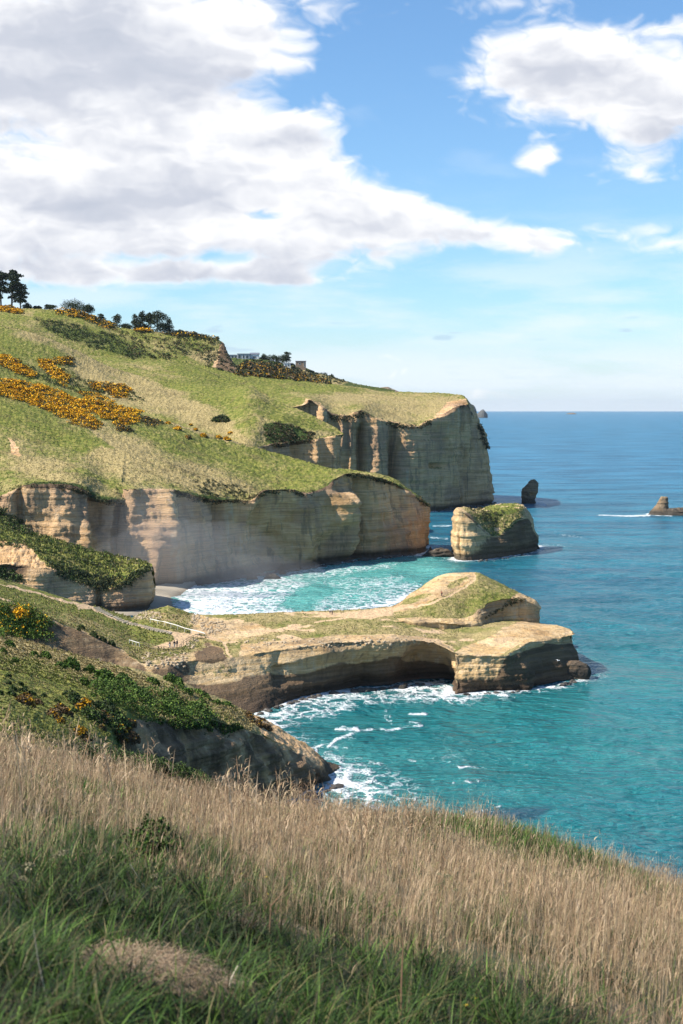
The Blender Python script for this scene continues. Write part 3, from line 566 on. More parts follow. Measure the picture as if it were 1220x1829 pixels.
# ------------------------------------------------------------------ sand
t = np.linspace(0, 1, 60)
bl = np.stack([pchip([0, .3, .6, 1], [200, 262, 300, 345], t), pchip([0, .3, .6, 1], [1075, 1060, 1050, 1040], t)])
fr = np.stack([pchip([0, .3, .6, 1], [200, 300, 325, 352], t), pchip([0, .3, .6, 1], [1120, 1096, 1068, 1046], t)])
rows = []
for k in np.linspace(0, 1, 14):
    x = bl[0]+(fr[0]-bl[0])*k; y = bl[1]+(fr[1]-bl[1])*k
    q = at_z(x, y, 0); q[:, 2] = 1.8*(1-k)**1.2-.35*k; q[:, 2] += fbm(q*.2, 3, 4)*.15; rows.append(q)
ms, tt, bb = new_mat('beach_sand'); p = pos(tt)
zc = tt.sep(p)[2]
tt._in(bb.inputs['Base Color'], tt.mix(tt.ss(tt.m('ADD', zc, tt.m('MULTIPLY', tt.noise(p, .3, 3), .6)), .3, 1.1), (.24, .20, .15), (.42, .36, .27)))
tt._in(bb.inputs['Roughness'], .7); tt._in(bb.inputs['Normal'], tt.bump(tt.noise(p, 2., 5), .4, .1))
tag(lay_mesh('beach', np.array(rows), {}, ms), kind='structure')
# ------------------------------------------------------------------ sea
RINGS = [[(272, 1054), (330, 1046), (400, 1036), (480, 1024), (560, 1012), (640, 1000), (700, 994), (745, 989), (768, 984), (768, 975)],
         [(700, 917), (770, 914), (820, 908), (868, 902), (886, 896)],
         [(461, 1274), (530, 1250), (590, 1238), (650, 1230), (700, 1226), (793, 1217), (814, 1240), (850, 1239), (905, 1236), (985, 1226), (1045, 1212), (1055, 1205), (1040, 1190)],
         [(806, 985), (815, 1001), (850, 1001), (905, 995), (950, 987), (964, 982), (960, 975)],
         [(752, 992), (780, 990), (806, 992)], [(1158, 918), (1200, 919), (1240, 919)], [(931, 898), (957, 898)],
         [(520, 1430), (552, 1420), (580, 1412), (602, 1404), (600, 1390), (560, 1350), (500, 1310), (462, 1285)],
         [(350, 1100), (420, 1098), (590, 1094), (700, 1078), (760, 1050)], [(715, 1227), (726, 1227)]]
def sea():
    Yr = [150.]
    while Yr[-1] < 1300: Yr.append(Yr[-1]*1.0030)
    while Yr[-1] < 28000: Yr.append(Yr[-1]*1.03)
    Yr = np.array([-28000., -6000., -1000., 20., 60., 100., 130.]+Yr); Yr[-1] = 28000
    u = np.concatenate([np.linspace(-1.2, -.36, 14), np.linspace(-.34, .34, 560), np.linspace(.36, 1.2, 14)])
    X = np.maximum(Yr, 20)[:, None]*u[None]; X[:, 0] = -30000; X[:, -1] = 30000; Y = Yr[:, None]+0*X; Z = 0*X
    G = np.stack([X, Y, Z], -1); px, py, _ = proj(G)
    # swell and chop, waves rolling in from the right
    a = np.radians(205); P = G[..., :2]
    wv = 0
    r = np.random.default_rng(3)
    fadeY = sst(1500, 300, Y)
    wrp = fbm(np.stack([X*.006, Y*.006, 0*X], -1), 3, 61)*22
    for L_, A_, da in [(42, .28, 0), (27, .16, .35), (17, .10, -.4), (11, .07, .7), (7, .05, -.2), (5, .035, .9)]:
        k = 2*np.pi/L_; ph = k*(P[..., 0]*math.cos(a+da)+P[..., 1]*math.sin(a+da)+wrp)+r.uniform(0, 6)
        am = .55+.9*np.clip(fbm(np.stack([X, Y, 0*X], -1)/(L_*2.2), 2, int(L_))+.4, 0, 1.4)
        wv = wv+A_*am*(np.sin(ph)+.25*np.sin(2*ph))
    wv = wv*1.35+fbm(np.stack([X*.25, Y*.16, 0*X], -1), 4, 63)*.42
    G[..., 2] = wv*fadeY
    sh = np.full(px.shape, 1e9)
    for rr in RINGS:
        w = at_z(*np.array(rr, float).T, 0.)[:, :2]; sh = np.minimum(sh, near_poly(X, Y, w))
    G[..., 2] *= .35+.65*sst(3, 40, sh)
    # foam amounts
    fo = np.exp(-sh/2.0)*.62*(fbm(G*.05, 3, 66)*1.8+.7)+np.exp(-sh/9.)*.20*np.clip(fbm(G*.03, 3, 67)*3+.7, 0, 1.6)
    def add(poly, w, a, amp=1.0):
        nonlocal fo
        fo = fo+soft(px, py, poly, w)*a
    add([(310, 1062), (335, 1048), (380, 1044), (440, 1038), (500, 1034), (560, 1042), (520, 1060), (500, 1080), (560, 1100), (300, 1110), (300, 1085)], 9, .40)
    add([(330, 1052), (420, 1042), (470, 1060), (440, 1085), (400, 1100), (320, 1100)], 20, .26)
    add([(440, 1030), (500, 1020), (560, 1018), (640, 1008), (720, 1004), (700, 1014), (600, 1030), (560, 1035), (480, 1038)], 6, .30)
    add([(560, 1075), (620, 1050), (740, 1040), (760, 1050), (700, 1090), (560, 1098)], 8, .27)
    add([(560, 1038), (640, 1030), (730, 1030), (700, 1045), (600, 1050)], 4, .25)
    add([(470, 1280), (530, 1248), (600, 1232), (650, 1235), (640, 1262), (600, 1280), (520, 1290), (480, 1300)], 12, .30)
    add([(640, 1235), (800, 1215), (820, 1245), (860, 1248), (840, 1258), (740, 1250), (650, 1258)], 8, .26)
    add([(590, 1350), (640, 1365), (670, 1400), (680, 1450), (600, 1440)], 16, .30)
    add([(640, 1360), (720, 1380), (780, 1440), (660, 1440)], 20, .17)
    for pl, wd, am in [([(586, 1334), (600, 1322), (622, 1315), (640, 1308), (638, 1302), (610, 1300)], 3, .5), ([(600, 1303), (650, 1304), (700, 1303), (735, 1299), (755, 1294), (745, 1290), (730, 1291)], 2.4, .6),
                       ([(690, 1268), (688, 1280), (700, 1292), (696, 1276)], 3, .45), ([(732, 1273), (752, 1274), (762, 1275)], 2.5, .6), ([(820, 1375), (850, 1377), (868, 1378)], 2, .6), ([(810, 1400), (855, 1401)], 2, .45),
                       ([(660, 1362), (700, 1367)], 2, .4), ([(730, 1357), (742, 1362)], 2, .5), ([(1070, 920), (1110, 921), (1160, 921)], 1.2, .9), ([(1157, 918), (1175, 920), (1200, 921)], 1.6, .7), ([(950, 897), (962, 900), (975, 902)], 2.2, .6),
                       ([(775, 940), (805, 939)], 1.5, .5), ([(770, 960), (800, 962)], 2, .5), ([(1000, 955), (1040, 960)], 2, .25), ([(890, 1245), (905, 1243), (920, 1246)], 2, .6), ([(560, 1330), (620, 1337)], 2, .3), ([(870, 905), (905, 905)], 2, .25),
                       ([(895, 1440), (850, 1452), (800, 1468)], 2, .5)]:
        fo = fo+sst(wd*1.6, 0, near_poly(px, py, pl))*am*.8
    fo = fo+sst(.35, .6, fbm(np.stack([X*.02, Y*.02, 0*X], -1), 4, 71))*.12+(wv > .62)*.10*fadeY
    for k_ in range(7):
        f_ = k_/6; x_ = np.linspace(318+10*f_, 560+120*f_, 12); y_ = 1050+46*f_**1.2*0+np.interp(x_, [300, 380, 460, 560, 700], [1062+8*f_*4, 1047+7*f_*5, 1038+6*f_*7, 1034+f_*52, 1024+f_*50])
        ln_ = sst(4.2, 0, near_poly(px+fbm(G*.05, 3, 90+k_)*30, py+fbm(G*.04, 3, 95+k_)*9, list(zip(x_, y_)))); fo = fo+ln_*.34; G[..., 2] += ln_*.75*np.clip(.5+fbm(G*.06, 3, 99+k_)*2, 0, 1)
    shal = np.zeros(px.shape)
    shal = np.maximum(shal, soft(px, py, [(300, 1020), (760, 990), (830, 1010), (800, 1040), (600, 1110), (280, 1110)], 26)*.95)
    shal = np.maximum(shal, soft(px, py, [(440, 1270), (700, 1230), (1080, 1220), (1300, 1300), (1300, 1420), (900, 1470), (560, 1470), (560, 1380)], 60)*.55)
    shal = np.maximum(shal, soft(px, py, [(960, 940), (1300, 960), (1300, 1010), (970, 1000)], 30)*.3)
    shal = np.maximum(shal, soft(px, py, [(880, 1010), (1000, 1040), (1300, 1060), (1300, 1200), (1080, 1190), (970, 1100)], 50)*.32)
    shal = np.maximum(shal, soft(px, py, [(870, 1040), (1400, 1000), (1400, 1560), (700, 1560), (700, 1250), (1080, 1220)], 90)*.42)
    shal = shal+np.exp(-sh/14)*.22+fbm(np.stack([X*.006, Y*.004, 0*X], -1), 4, 81)*.5*sst(1400, 500, Y)
    reef = soft(px, py, [(800, 1462), (840, 1450), (900, 1444), (990, 1446), (960, 1462), (900, 1468), (820, 1472)], 5)*.8
    reef = np.maximum(reef, soft(px, py, [(970, 905), (1010, 900), (1040, 912), (1000, 922), (960, 920)], 9)*.25)  # plain darker patch of water right of the pillar
    reef = np.maximum(reef, np.exp(-sh/4.5)*.35)
    msea, t, b = new_mat('sea_water'); p = pos(t)
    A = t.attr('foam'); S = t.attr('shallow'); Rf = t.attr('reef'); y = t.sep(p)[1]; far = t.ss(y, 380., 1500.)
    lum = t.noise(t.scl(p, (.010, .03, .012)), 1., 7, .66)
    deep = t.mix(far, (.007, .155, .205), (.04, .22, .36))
    deep = t.mix(t.ss(lum, .4, .62, 0, .75), deep, (.003, .060, .115))
    s2 = t.m('ADD', S, t.m('MULTIPLY', t.m('SUBTRACT', lum, .5), .5))
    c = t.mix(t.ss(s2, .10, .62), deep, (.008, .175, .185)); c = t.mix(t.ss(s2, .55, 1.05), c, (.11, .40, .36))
    c = t.mix(Rf, c, (.010, .050, .085))
    # lacy foam
    w1 = t.noise(p, .25, 3, .6, col=True); pw = t.vm('ADD', t.scl(p, (1, .75, 1)), t.scl(w1, (5, 5, 5)))
    v1 = t.vor(pw, .28, 'DISTANCE_TO_EDGE'); v2 = t.vor(pw, .8, 'DISTANCE_TO_EDGE')
    lace = t.m('ADD', t.m('MULTIPLY', t.ss(v1, .0, .32, 1., 0.), .55), t.m('MULTIPLY', t.ss(v2, .0, .3, 1., 0.), .3))
    fn = t.m('ADD', lace, t.m('MULTIPLY', t.noise(p, .35, 5, .65), .55))
    fm = t.ss(t.m('ADD', A, t.m('MULTIPLY', t.m('SUBTRACT', fn, 1.), .75)), .05, .50)
    fm = t.m('MULTIPLY', fm, t.ss(A, .03, .2))
    c = t.mix(t.m('MULTIPLY', t.ss(A, .1, .8), .35), c, (.22, .48, .44))
    c = t.mix(fm, c, (.80, .83, .83)); t._in(b.inputs['Base Color'], c)
    t._in(b.inputs['Roughness'], t.m('ADD', t.ss(y, 200., 1200., .16, .32), t.m('MULTIPLY', fm, .6))); b.inputs['IOR'].default_value = 1.33
    t._in(b.inputs['Specular IOR Level'], t.m('SUBTRACT', .5, t.m('MULTIPLY', fm, .4)))
    h = t.m('ADD', t.m('MULTIPLY', t.noise(t.scl(p, (.55, .9, .5)), 1., 5, .62, .6), 1.), t.m('MULTIPLY', t.noise(t.scl(p, (.10, .22, .1)), 1., 4, .6, .4), 2.2))
    h = t.m('ADD', h, t.m('MULTIPLY', t.noise(t.scl(p, (.012, .035, .02)), 1., 6, .68, .4), 10.))
    t._in(b.inputs['Normal'], t.bump(t.m('ADD', h, t.m('MULTIPLY', fm, .4)), .9, 1.7))
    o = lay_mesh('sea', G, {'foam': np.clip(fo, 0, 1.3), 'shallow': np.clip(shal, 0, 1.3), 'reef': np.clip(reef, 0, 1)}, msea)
    return tag(o, kind='structure')
sea()
# sea bed so that the land stands on something
# ------------------------------------------------------------------ foreground slope
GX, GY = .235, .256
def fg_z(X, Y):
    X = np.asarray(X, float); Y = np.asarray(Y, float)
    d = 1.42+GY*Y+GX*X
    cr = 30+3*np.sin(X*.25)
    d = d+np.where(Y > cr, .012*(Y-cr)**2, 0)+np.where(X > 12, .01*(X-12)**2, 0)
    d = d-np.exp(-((X-3.6)/3.2)**2-((Y-33)/5)**2)*.75
    p = np.stack([X, Y, 0*X], -1)
    d = d+fbm(p*.22, 3, 201)*.28+fbm(p*.9, 3, 203)*.08
    d = d+sst(3, -4, Y)*0
    return HC-d
def foreground():
    x = np.linspace(-34, 30, 330); y = np.concatenate([np.linspace(-12, 34, 300), np.linspace(34.3, 62, 60)])
    X, Y = np.meshgrid(x, y); Z = fg_z(X, Y)
    m, t, b = new_mat('foreground_soil'); p = pos(t)
    n = t.noise(p, 3., 5, .6); n2 = t.noise(p, .4, 3)
    c = t.mix(t.ss(n, .3, .7), (.030, .030, .014), (.11, .08, .04)); c = t.mix(t.ss(n2, .45, .6), c, (.04, .05, .014))
    t._in(b.inputs['Base Color'], c); b.inputs['Roughness'].default_value = .95; t._in(b.inputs['Normal'], t.bump(n, .8, .08))
    tag(lay_mesh('ground', np.stack([X, Y, Z], -1), {}, m), kind='structure')
foreground()
# ------------------------------------------------------------------ where things stand: nearest land point seen at a photo position
ZB = np.full((1860//2, 1480//2), 1e9); ZI = np.full(ZB.shape, -1); ZP = []
_n = 0
for nm, L in LANDS.items():
    P = L.G.reshape(-1, 3); x = ((L.px.ravel()+160)/2).astype(int); y = (L.py.ravel()/2).astype(int); dep = P[:, 1]
    ok = (x >= 0) & (x < ZB.shape[1]) & (y >= 0) & (y < ZB.shape[0])
    idx = np.where(ok)[0]; idx = idx[np.argsort(-dep[idx])]
    yy, xx = y[idx], x[idx]; 
    tmp = np.full(ZB.shape, 1e9); ti = np.full(ZB.shape, -1); tmp[yy, xx] = dep[idx]; ti[yy, xx] = idx+_n
    b = tmp < ZB; ZB[b] = tmp[b]; ZI[b] = ti[b]
    ZP.append(np.concatenate([P, L.n.reshape(-1, 3), L.M.reshape(-1, 4)], 1)); _n += len(P)
ZP = np.concatenate(ZP)
def pick(px, py):
    px = np.atleast_1d(np.asarray(px, float)); py = np.atleast_1d(np.asarray(py, float))
    x = ((px+160)/2).astype(int); y = (py/2).astype(int); best = np.full(px.shape, 1e9); bi = np.full(px.shape, -1)
    for r in (1, 3, 7):
        for dx in range(-r, r+1):
            for dy in range(-r, r+1):
                xx = np.clip(x+dx, 0, ZB.shape[1]-1); yy = np.clip(y+dy, 0, ZB.shape[0]-1)
                pen = ZB[yy, xx]*(1+.01*np.hypot(dx, dy))
                ok = (pen < best) & (ZI[yy, xx] >= 0) & ((r == 1) | need if r > 1 else True)
                best = np.where(ok, pen, best); bi = np.where(ok, ZI[yy, xx], bi)
        need = bi < 0
    out = ZP[bi].copy()
    q = at_y(px, py, out[:, 1])            # keep the depth, take the exact direction
    out[:, 0] = q[:, 0]; return out
def in_poly(poly, n):
    poly = np.array(poly, float); lo, hi = poly.min(0), poly.max(0); o = []
    while sum(map(len, o)) < n:
        p = rng.uniform(lo, hi, (n*3, 2)); o.append(p[inside(p[:, 0], p[:, 1], poly)])
    return np.concatenate(o)[:n]
# ------------------------------------------------------------------ foliage from many small leaf faces
def rand_dir(n):
    v = rng.normal(size=(n, 3)); return v/np.linalg.norm(v, axis=1, keepdims=True)
def quads(C, size, cols, up=0.):
    n = len(C); a = rand_dir(n); a[:, 2] *= 1-up; b = np.cross(a, rand_dir(n)); b /= np.maximum(np.linalg.norm(b, axis=1, keepdims=True), 1e-6)
    s = (np.asarray(size)*np.ones(n))[:, None]; a = a*s; b = b*s*.62
    V = np.stack([C-a-b*.4, C+b, C+a-b*.2, C-b], 1).reshape(-1, 3)
    return V, np.repeat(cols, 4, 0)
def blob_pts(c, r, n, lump=.35, flat=.0):
    """leaf centres filling a lumpy dome of radii r around c (bottom at c)"""
    d = rand_dir(n); d[:, 2] = np.abs(d[:, 2])*1.15-.15
    k = 1+lump*2*fbm(d*1.6+rng.uniform(0, 50), 3, 5)
    rad = rng.uniform(.55, 1., n)**.5*k
    return c+d*rad[:, None]*np.asarray(r)
GREEN = np.array([(.035, .060, .012), (.055, .095, .018), (.080, .125, .025)])
DULL = np.array([(.040, .048, .020), (.065, .070, .030), (.095, .090, .045)])
BRIGHT = np.array([(.060, .115, .015), (.095, .165, .022), (.13, .20, .03)])
YEL = np.array([(.68, .365, .010), (.80, .45, .02), (.54, .26, .01)])
BROWN = np.array([(.12, .075, .035), (.17, .11, .05), (.09, .06, .03)])
DARK = np.array([(.018, .028, .012), (.028, .042, .016), (.042, .055, .022)])
def pal(p, n):
    c = p[rng.integers(0, len(p), n)]*rng.uniform(.75, 1.25, (n, 1)); return np.concatenate([c, np.ones((n, 1))], 1)
ml, tl, bl_ = new_mat('foliage'); a_ = tl.node('ShaderNodeAttribute'); a_.attribute_name = 'tint'; tl.l.new(a_.outputs['Color'], bl_.inputs['Base Color'])
bl_.inputs['Roughness'].default_value = .75; bl_.inputs['Specular IOR Level'].default_value = .2
M_LEAF = ml
class Batch:
    def __init__(s): s.V = []; s.C = []
    def add(s, V, C): s.V.append(V); s.C.append(C)
    def bush(s, c, r, n, size, p, mixp=None, mixf=0., lump=.35):
        P = blob_pts(np.asarray(c), r, n, lump); C = pal(p, n)
        if mixp is not None:
            k = (fbm(P/np.mean(r)*1.5+7, 2, 9)*1.5+rng.uniform(-.3, .3, n)+mixf > .5) & (P[:, 2] > c[2]+.15*np.ravel(r)[-1]); C[k] = pal(mixp, int(k.sum()))
        s.add(*quads(P, size, C))
    def build(s, name, parent=None, mat=None):
        V = np.concatenate(s.V); C = np.concatenate(s.C)
        return raw_mesh(name, V, np.arange(len(V)).reshape(-1, 4), {'tint': C}, mat or M_LEAF, False, parent)
# gorse in flower on the hillside
B = Batch()
GORSE = [([(-10, 676), (60, 683), (95, 695), (130, 712), (165, 728), (160, 748), (110, 742), (60, 722), (-10, 702)], 420, .85),
         ([(100, 740), (165, 745), (185, 765), (170, 768), (120, 752)], 70, .6), ([(140, 695), (170, 705), (250, 735), (245, 758), (205, 760), (160, 735)], 210, .75),
         ([(-10, 632), (20, 640), (60, 662), (62, 676), (30, 664), (-10, 648)], 120, .8), ([(70, 638), (95, 645), (90, 655), (118, 668), (116, 688), (98, 676), (75, 655)], 110, .75), ([(95, 637), (125, 640), (128, 652), (100, 650)], 30, .5),
         ([(158, 683), (200, 686), (232, 690), (228, 700), (170, 697)], 70, .6), ([(200, 698), (230, 695), (225, 710), (205, 710)], 25, .8),
         ([(-10, 542), (20, 549), (38, 556), (34, 561), (-10, 553)], 60, .8), ([(100, 552), (135, 553), (175, 568), (200, 578), (205, 590), (185, 586), (150, 568), (100, 560)], 60, .5),
         ([(240, 585), (268, 588), (265, 592), (240, 590)], 18, .9), ([(290, 592), (345, 595), (390, 604), (385, 608), (330, 600), (290, 597)], 34, .1),
         ([(250, 745), (290, 752), (285, 760), (255, 758)], 20, .1), ([(205, 762), (232, 765), (225, 770), (205, 768)], 12, .2)]
for poly, n, f in GORSE:
    q = in_poly(poly, n); H = pick(q[:, 0], q[:, 1])
    for h in H:
        k = h[1]/650*rng.uniform(.9, 1.9)
        B.bush(h[:3]-np.array([0, 0, .3]), (1.45*k, 1.45*k, .85*k), 60, .26*k, np.concatenate([DULL, BROWN[:1]]), YEL, f*.95+.05)
tag(B.build('gorse_thicket'), 'dense orange-yellow flowering gorse covering the left hillside', 'gorse', kind='stuff')
# low scrub: promontory top, clifftop fringe, hillside scrub
B = Batch()
def scrub(poly, n, r, p, size=.3, leaves=34, h=.8, mp=None, mf=.2, minm=None):
    q = in_poly(poly, n); H = pick(q[:, 0], q[:, 1])
    for v in H:
        k = r*rng.uniform(.55, 1.35); B.bush(v[:3]-np.array([0, 0, .25*k]), (k, k, k*h), leaves, size*k/r, p, mp, mf)
scrub([(-140, 885), (-10, 905), (35, 930), (70, 950), (150, 972), (210, 990), (255, 1000), (268, 1012), (240, 1032), (200, 1048), (160, 1040), (110, 1020), (80, 1000), (50, 975), (-140, 975)], 460, 1.1, np.concatenate([GREEN, BRIGHT, DULL]), .24, 50, .75, DULL*1.7, .42)
scrub([(180, 1030), (230, 1030), (262, 1010), (268, 1018), (230, 1045), (200, 1055), (160, 1050), (100, 1025), (80, 1005)], 160, 1.2, DARK, .26, 46, .9)
scrub([(-10, 900), (30, 925), (60, 945), (50, 955), (-10, 930)], 60, 1.6, np.concatenate([GREEN, DULL]), .3, 60)
scrub([(-10, 1010), (20, 1018), (50, 1040), (20, 1035), (-10, 1030)], 40, 1.2, np.concatenate([GREEN, DULL]), .3, 50)
for pl in [[(0, 884), (18, 876), (45, 863), (90, 862), (125, 866)], [(125, 866), (142, 872), (160, 884), (190, 892), (218, 893)], [(205, 872), (218, 884), (222, 898)], [(310, 878), (330, 880), (345, 886), (380, 892), (440, 892), (458, 882)], [(440, 890), (478, 872), (520, 874), (545, 880), (560, 874)], [(625, 843), (640, 844), (668, 848), (700, 860)], [(590, 742), (622, 745), (650, 736)], [(690, 752), (742, 760), (765, 750)], [(744, 885), (764, 900)], [(852, 748), (866, 790), (870, 800)]]:
    pl = np.array(pl, float); s = np.concatenate([[0], np.cumsum(np.hypot(*np.diff(pl, axis=0).T))]); n = int(s[-1]*.75)
    t_ = rng.uniform(0, s[-1], n); x = np.interp(t_, s, pl[:, 0])+rng.normal(0, 1.5, n); y = np.interp(t_, s, pl[:, 1])+rng.normal(0, 2.2, n)
    for v in pick(x, y):
        k = rng.uniform(.7, 1.5)*v[1]/560; B.bush(v[:3]-np.array([0, 0, .8*k]), (k*1.2, k, k*.8), 34, .26*k, np.concatenate([DARK, DULL, DULL, BROWN]))
scrub([(470, 757), (500, 752), (560, 772), (565, 788), (520, 792), (500, 800), (478, 785)], 150, 1.3, np.concatenate([DARK, BROWN, DULL]), .35, 34)
scrub([(60, 568), (120, 575), (200, 595), (230, 625), (245, 645), (215, 632), (160, 618), (100, 598)], 330, 1.7, np.concatenate([DULL, GREEN]), .45, 24)
scrub([(215, 590), (300, 600), (380, 608), (390, 630), (300, 640), (240, 640), (215, 610)], 260, 1.7, np.concatenate([DULL, GREEN, BROWN]), .5, 22)
scrub([(40, 650), (120, 660), (160, 680), (230, 690), (260, 720), (200, 710), (150, 700), (100, 690), (60, 670)], 170, 1.5, np.concatenate([GREEN, DULL]), .4, 26)
scrub([(350, 850), (440, 870), (440, 890), (380, 888), (350, 875)], 110, .8, DULL, .3, 20)
scrub([(420, 655), (440, 648), (500, 655), (560, 672), (600, 684), (560, 680), (500, 676), (420, 668)], 260, 3.2, np.concatenate([DARK, BROWN]), .9, 30, .9, YEL*.55, .18)
scrub([(430, 640), (520, 648), (560, 664), (620, 682), (600, 684), (540, 670), (440, 650)], 120, 2.6, np.concatenate([DARK, DULL]), .8, 26)
scrub([(350, 640), (400, 625), (420, 650), (430, 668), (380, 655)], 60, 1.6, DARK, .5, 24, .7)
scrub([(855, 905), (880, 903), (900, 915), (880, 945), (845, 915), (838, 905)], 90, .8, np.concatenate([DULL, DARK]), .25, 30)
scrub([(880, 1090), (925, 1062), (945, 1066), (920, 1078), (880, 1098), (856, 1108)], 50, .5, DULL, .15, 30, .6)
scrub([(450, 1300), (300, 1285), (240, 1290), (300, 1310), (420, 1320)], 10, .5, DULL, .15, 20, .6)
tag(B.build('scrub'), 'low green and brown coastal scrub on the clifftops and the promontory', 'scrub', kind='stuff')
# thicket on the near hill
B = Batch()
def near_scrub(poly, n, r, p, mp=None, mf=.2): scrub(poly, n, r, p, .15, 330, 1.0, mp, mf)
near_scrub([(150, 1222), (200, 1222), (262, 1234), (320, 1250), (368, 1268), (374, 1283), (330, 1288), (250, 1280), (215, 1262), (170, 1245)], 66, 1.75, np.concatenate([GREEN, GREEN, BRIGHT]))
near_scrub([(-10, 1095), (20, 1078), (60, 1090), (85, 1112), (90, 1140), (40, 1142), (-10, 1135)], 70, 1.5, np.concatenate([GREEN, BRIGHT]), YEL, .05)
near_scrub([(-10, 1190), (40, 1210), (60, 1235), (150, 1255), (140, 1275), (60, 1250), (-10, 1235)], 16, .5, np.concatenate([DARK, GREEN]))
near_scrub([(120, 1240), (180, 1255), (230, 1290), (200, 1300), (150, 1280)], 34, 1.1, np.concatenate([DARK, GREEN]))
near_scrub([(300, 1212), (360, 1240), (420, 1262), (400, 1262), (330, 1240)], 16, .9, np.concatenate([GREEN, BRIGHT]))
near_scrub([(270, 1288), (380, 1290), (440, 1300), (400, 1305), (300, 1296)], 60, .6, np.concatenate([DULL, BRIGHT*.8]))
for i in range(150):      # dark shrubs in the dip behind the straw slope
    px = rng.uniform(140, 372); Y = rng.uniform(40, 47); top = np.interp(px, [140, 200, 260, 320, 372], [1322, 1328, 1340, 1358, 1378])+rng.uniform(4, 30)
    q = at_y(px, top, Y); g = fg_z(q[0], Y); hh = max(q[2]-float(g), .5); r = rng.uniform(.3, .5)
    B.bush((q[0], Y, q[2]-r*.9), (r, r, r*.9), 330, .032, np.concatenate([GREEN, DARK])); B.bush((q[0], Y, q[2]-r*2), (r, r, r*1.2), 120, .05, DARK)
for pl_, n_ in [([(205, 1285), (240, 1290), (240, 1325), (205, 1320)], 14), ([(95, 1262), (130, 1262), (120, 1285), (90, 1280)], 8), ([(165, 1272), (190, 1275), (200, 1290), (170, 1290)], 8), ([(20, 1240), (70, 1250), (70, 1262), (30, 1255)], 8), ([(440, 1270), (470, 1285), (500, 1305), (450, 1295)], 10)]:
    near_scrub(pl_, n_, .7, BROWN, YEL*.7, .12)
tag(B.build('shrub_thicket'), 'thick dark green shrubs massed on the near hill above its cliff', 'shrubs', kind='stuff')
def one_bush(name, px, py, rpx, p, label, cat='shrub', group=None, mp=None, mf=0., hk=.95, leaf=.085, n=900, base=None):
    v = pick(px, py+rpx*.5)[0] if base is None else base; r = rpx*v[1]/F*(1.65 if 'round shrubs' in (group or '') or 'dull orange' in (group or '') else 1.)
    b = Batch(); b.bush((0, 0, -.25*r), (r, r, r*1.25*hk), n, leaf*r*1.6, p, mp, mf, .3)
    P = rand_dir(60); P[:, 2] = np.abs(P[:, 2]); 
    o = b.build(name); o.location = v[:3]; return tag(o, label, cat, group)
GS = 'round shrubs dotted over the near hill'
for px, py, r, lb in [(17, 1149, 8, 'round dark green shrub alone near the left edge of the near hill'), (61, 1167, 6, 'small dark shrub between two larger ones high on the near hill'), (82, 1168, 8, 'bright-topped shrub second from the left edge on the pale grass ridge'),
                      (125, 1186, 12, 'large round green shrub on the pale ridge left of the thicket'), (107, 1185, 7, 'dark shrub touching the left side of the large round one'), (150, 1217, 8, 'pale green shrub at the left tip of the thicket'),
                      (186, 1206, 13, 'big bright green shrub crowning the thicket'), (221, 1213, 10, 'light green shrub right of the big crowning one'), (160, 1197, 8, 'low green shrub just above the thicket on the ridge'), (272, 1217, 8, 'round green shrub standing apart right of the thicket top'),
                      (304, 1211, 9, 'green shrub on the ridge crest with the brown gully behind'), (318, 1218, 7, 'smaller shrub on the crest right beside its neighbour'), (26, 1176, 5, 'tiny shrub below the leftmost round one'), (5, 1160, 5, 'dark shrub cut by the left edge of the photo')]:
    one_bush('shrub', px, py, r, np.concatenate([GREEN, BRIGHT]), lb, 'shrub', GS)
GG = 'gorse bushes in dull orange flower'
for px, py, r, lb in [(151, 1262, 17, 'wide rusty orange gorse bush in the middle of the near slope'), (48, 1252, 12, 'rusty gorse bush near the left edge above the straw'), (106, 1286, 9, 'small bright gorse bush left of the larger ones by the straw'), (143, 1310, 15, 'yellow-topped gorse bush just above the straw slope'),
                      (212, 1305, 13, 'dark gorse bush with orange tips at the right of the gorse group'), (180, 1300, 8, 'brown half-dead gorse bush between two flowering ones')]:
    one_bush('gorse_bush', px, py, r*.8, np.concatenate([DULL, BROWN]), lb, 'gorse', GG, YEL*.7, .42 if r != 8 else .1)
one_bush('gorse_bush', 36, 1098, 11, np.concatenate([GREEN, BRIGHT]), 'bright yellow gorse bush in the green thicket at the far left', 'gorse', GG, YEL, .8)
GP = 'shrubs beside the track slope'
for px, py, r, lb in [(145, 1115, 7, 'pale green shrub highest on the slope below the track landing'), (140, 1123, 5, 'small shrub beneath the pale green one by the track'), (167, 1131, 9, 'round green shrub at the top edge of the brown gully'), (183, 1138, 8, 'green shrub further down the gully edge'), (199, 1146, 8, 'dark shrub lowest on the gully edge')]:
    one_bush('shrub', px, py, r, np.concatenate([GREEN, DULL]), lb, 'shrub', GP)
one_bush('shrub', 394, 741, 18, np.concatenate([GREEN, DULL]), 'single rounded dull green bush alone on the far grassy slope', hk=.62, n=1500, leaf=.06)
GF = 'single gorse bushes along the ridge line'
for px, py, r, lb in [(405, 777, 8, 'orange gorse bush at the right end of the ridge row'), (363, 774, 8, 'round orange gorse bush left of the row end'), (390, 778, 7, 'rusty gorse bush next to the row end'), (336, 777, 7, 'brown gorse bush with few flowers in the ridge row'),
                      (316, 760, 9, 'wide gorse bush at the left of the ridge row'), (349, 763, 5, 'small gorse bush above the ridge row'), (341, 757, 4, 'tiny gorse bush topmost over the ridge row'), (412, 767, 6, 'yellow gorse bush across the dip beyond the ridge row'), (300, 752, 6, 'dull gorse bush at the upper left start of the ridge row')]:
    one_bush('gorse_bush', px, py, r, np.concatenate([DULL, BROWN]), lb, 'gorse', GF, YEL, .75 if 'brown' not in lb else .2, hk=.6, n=260, leaf=.14)
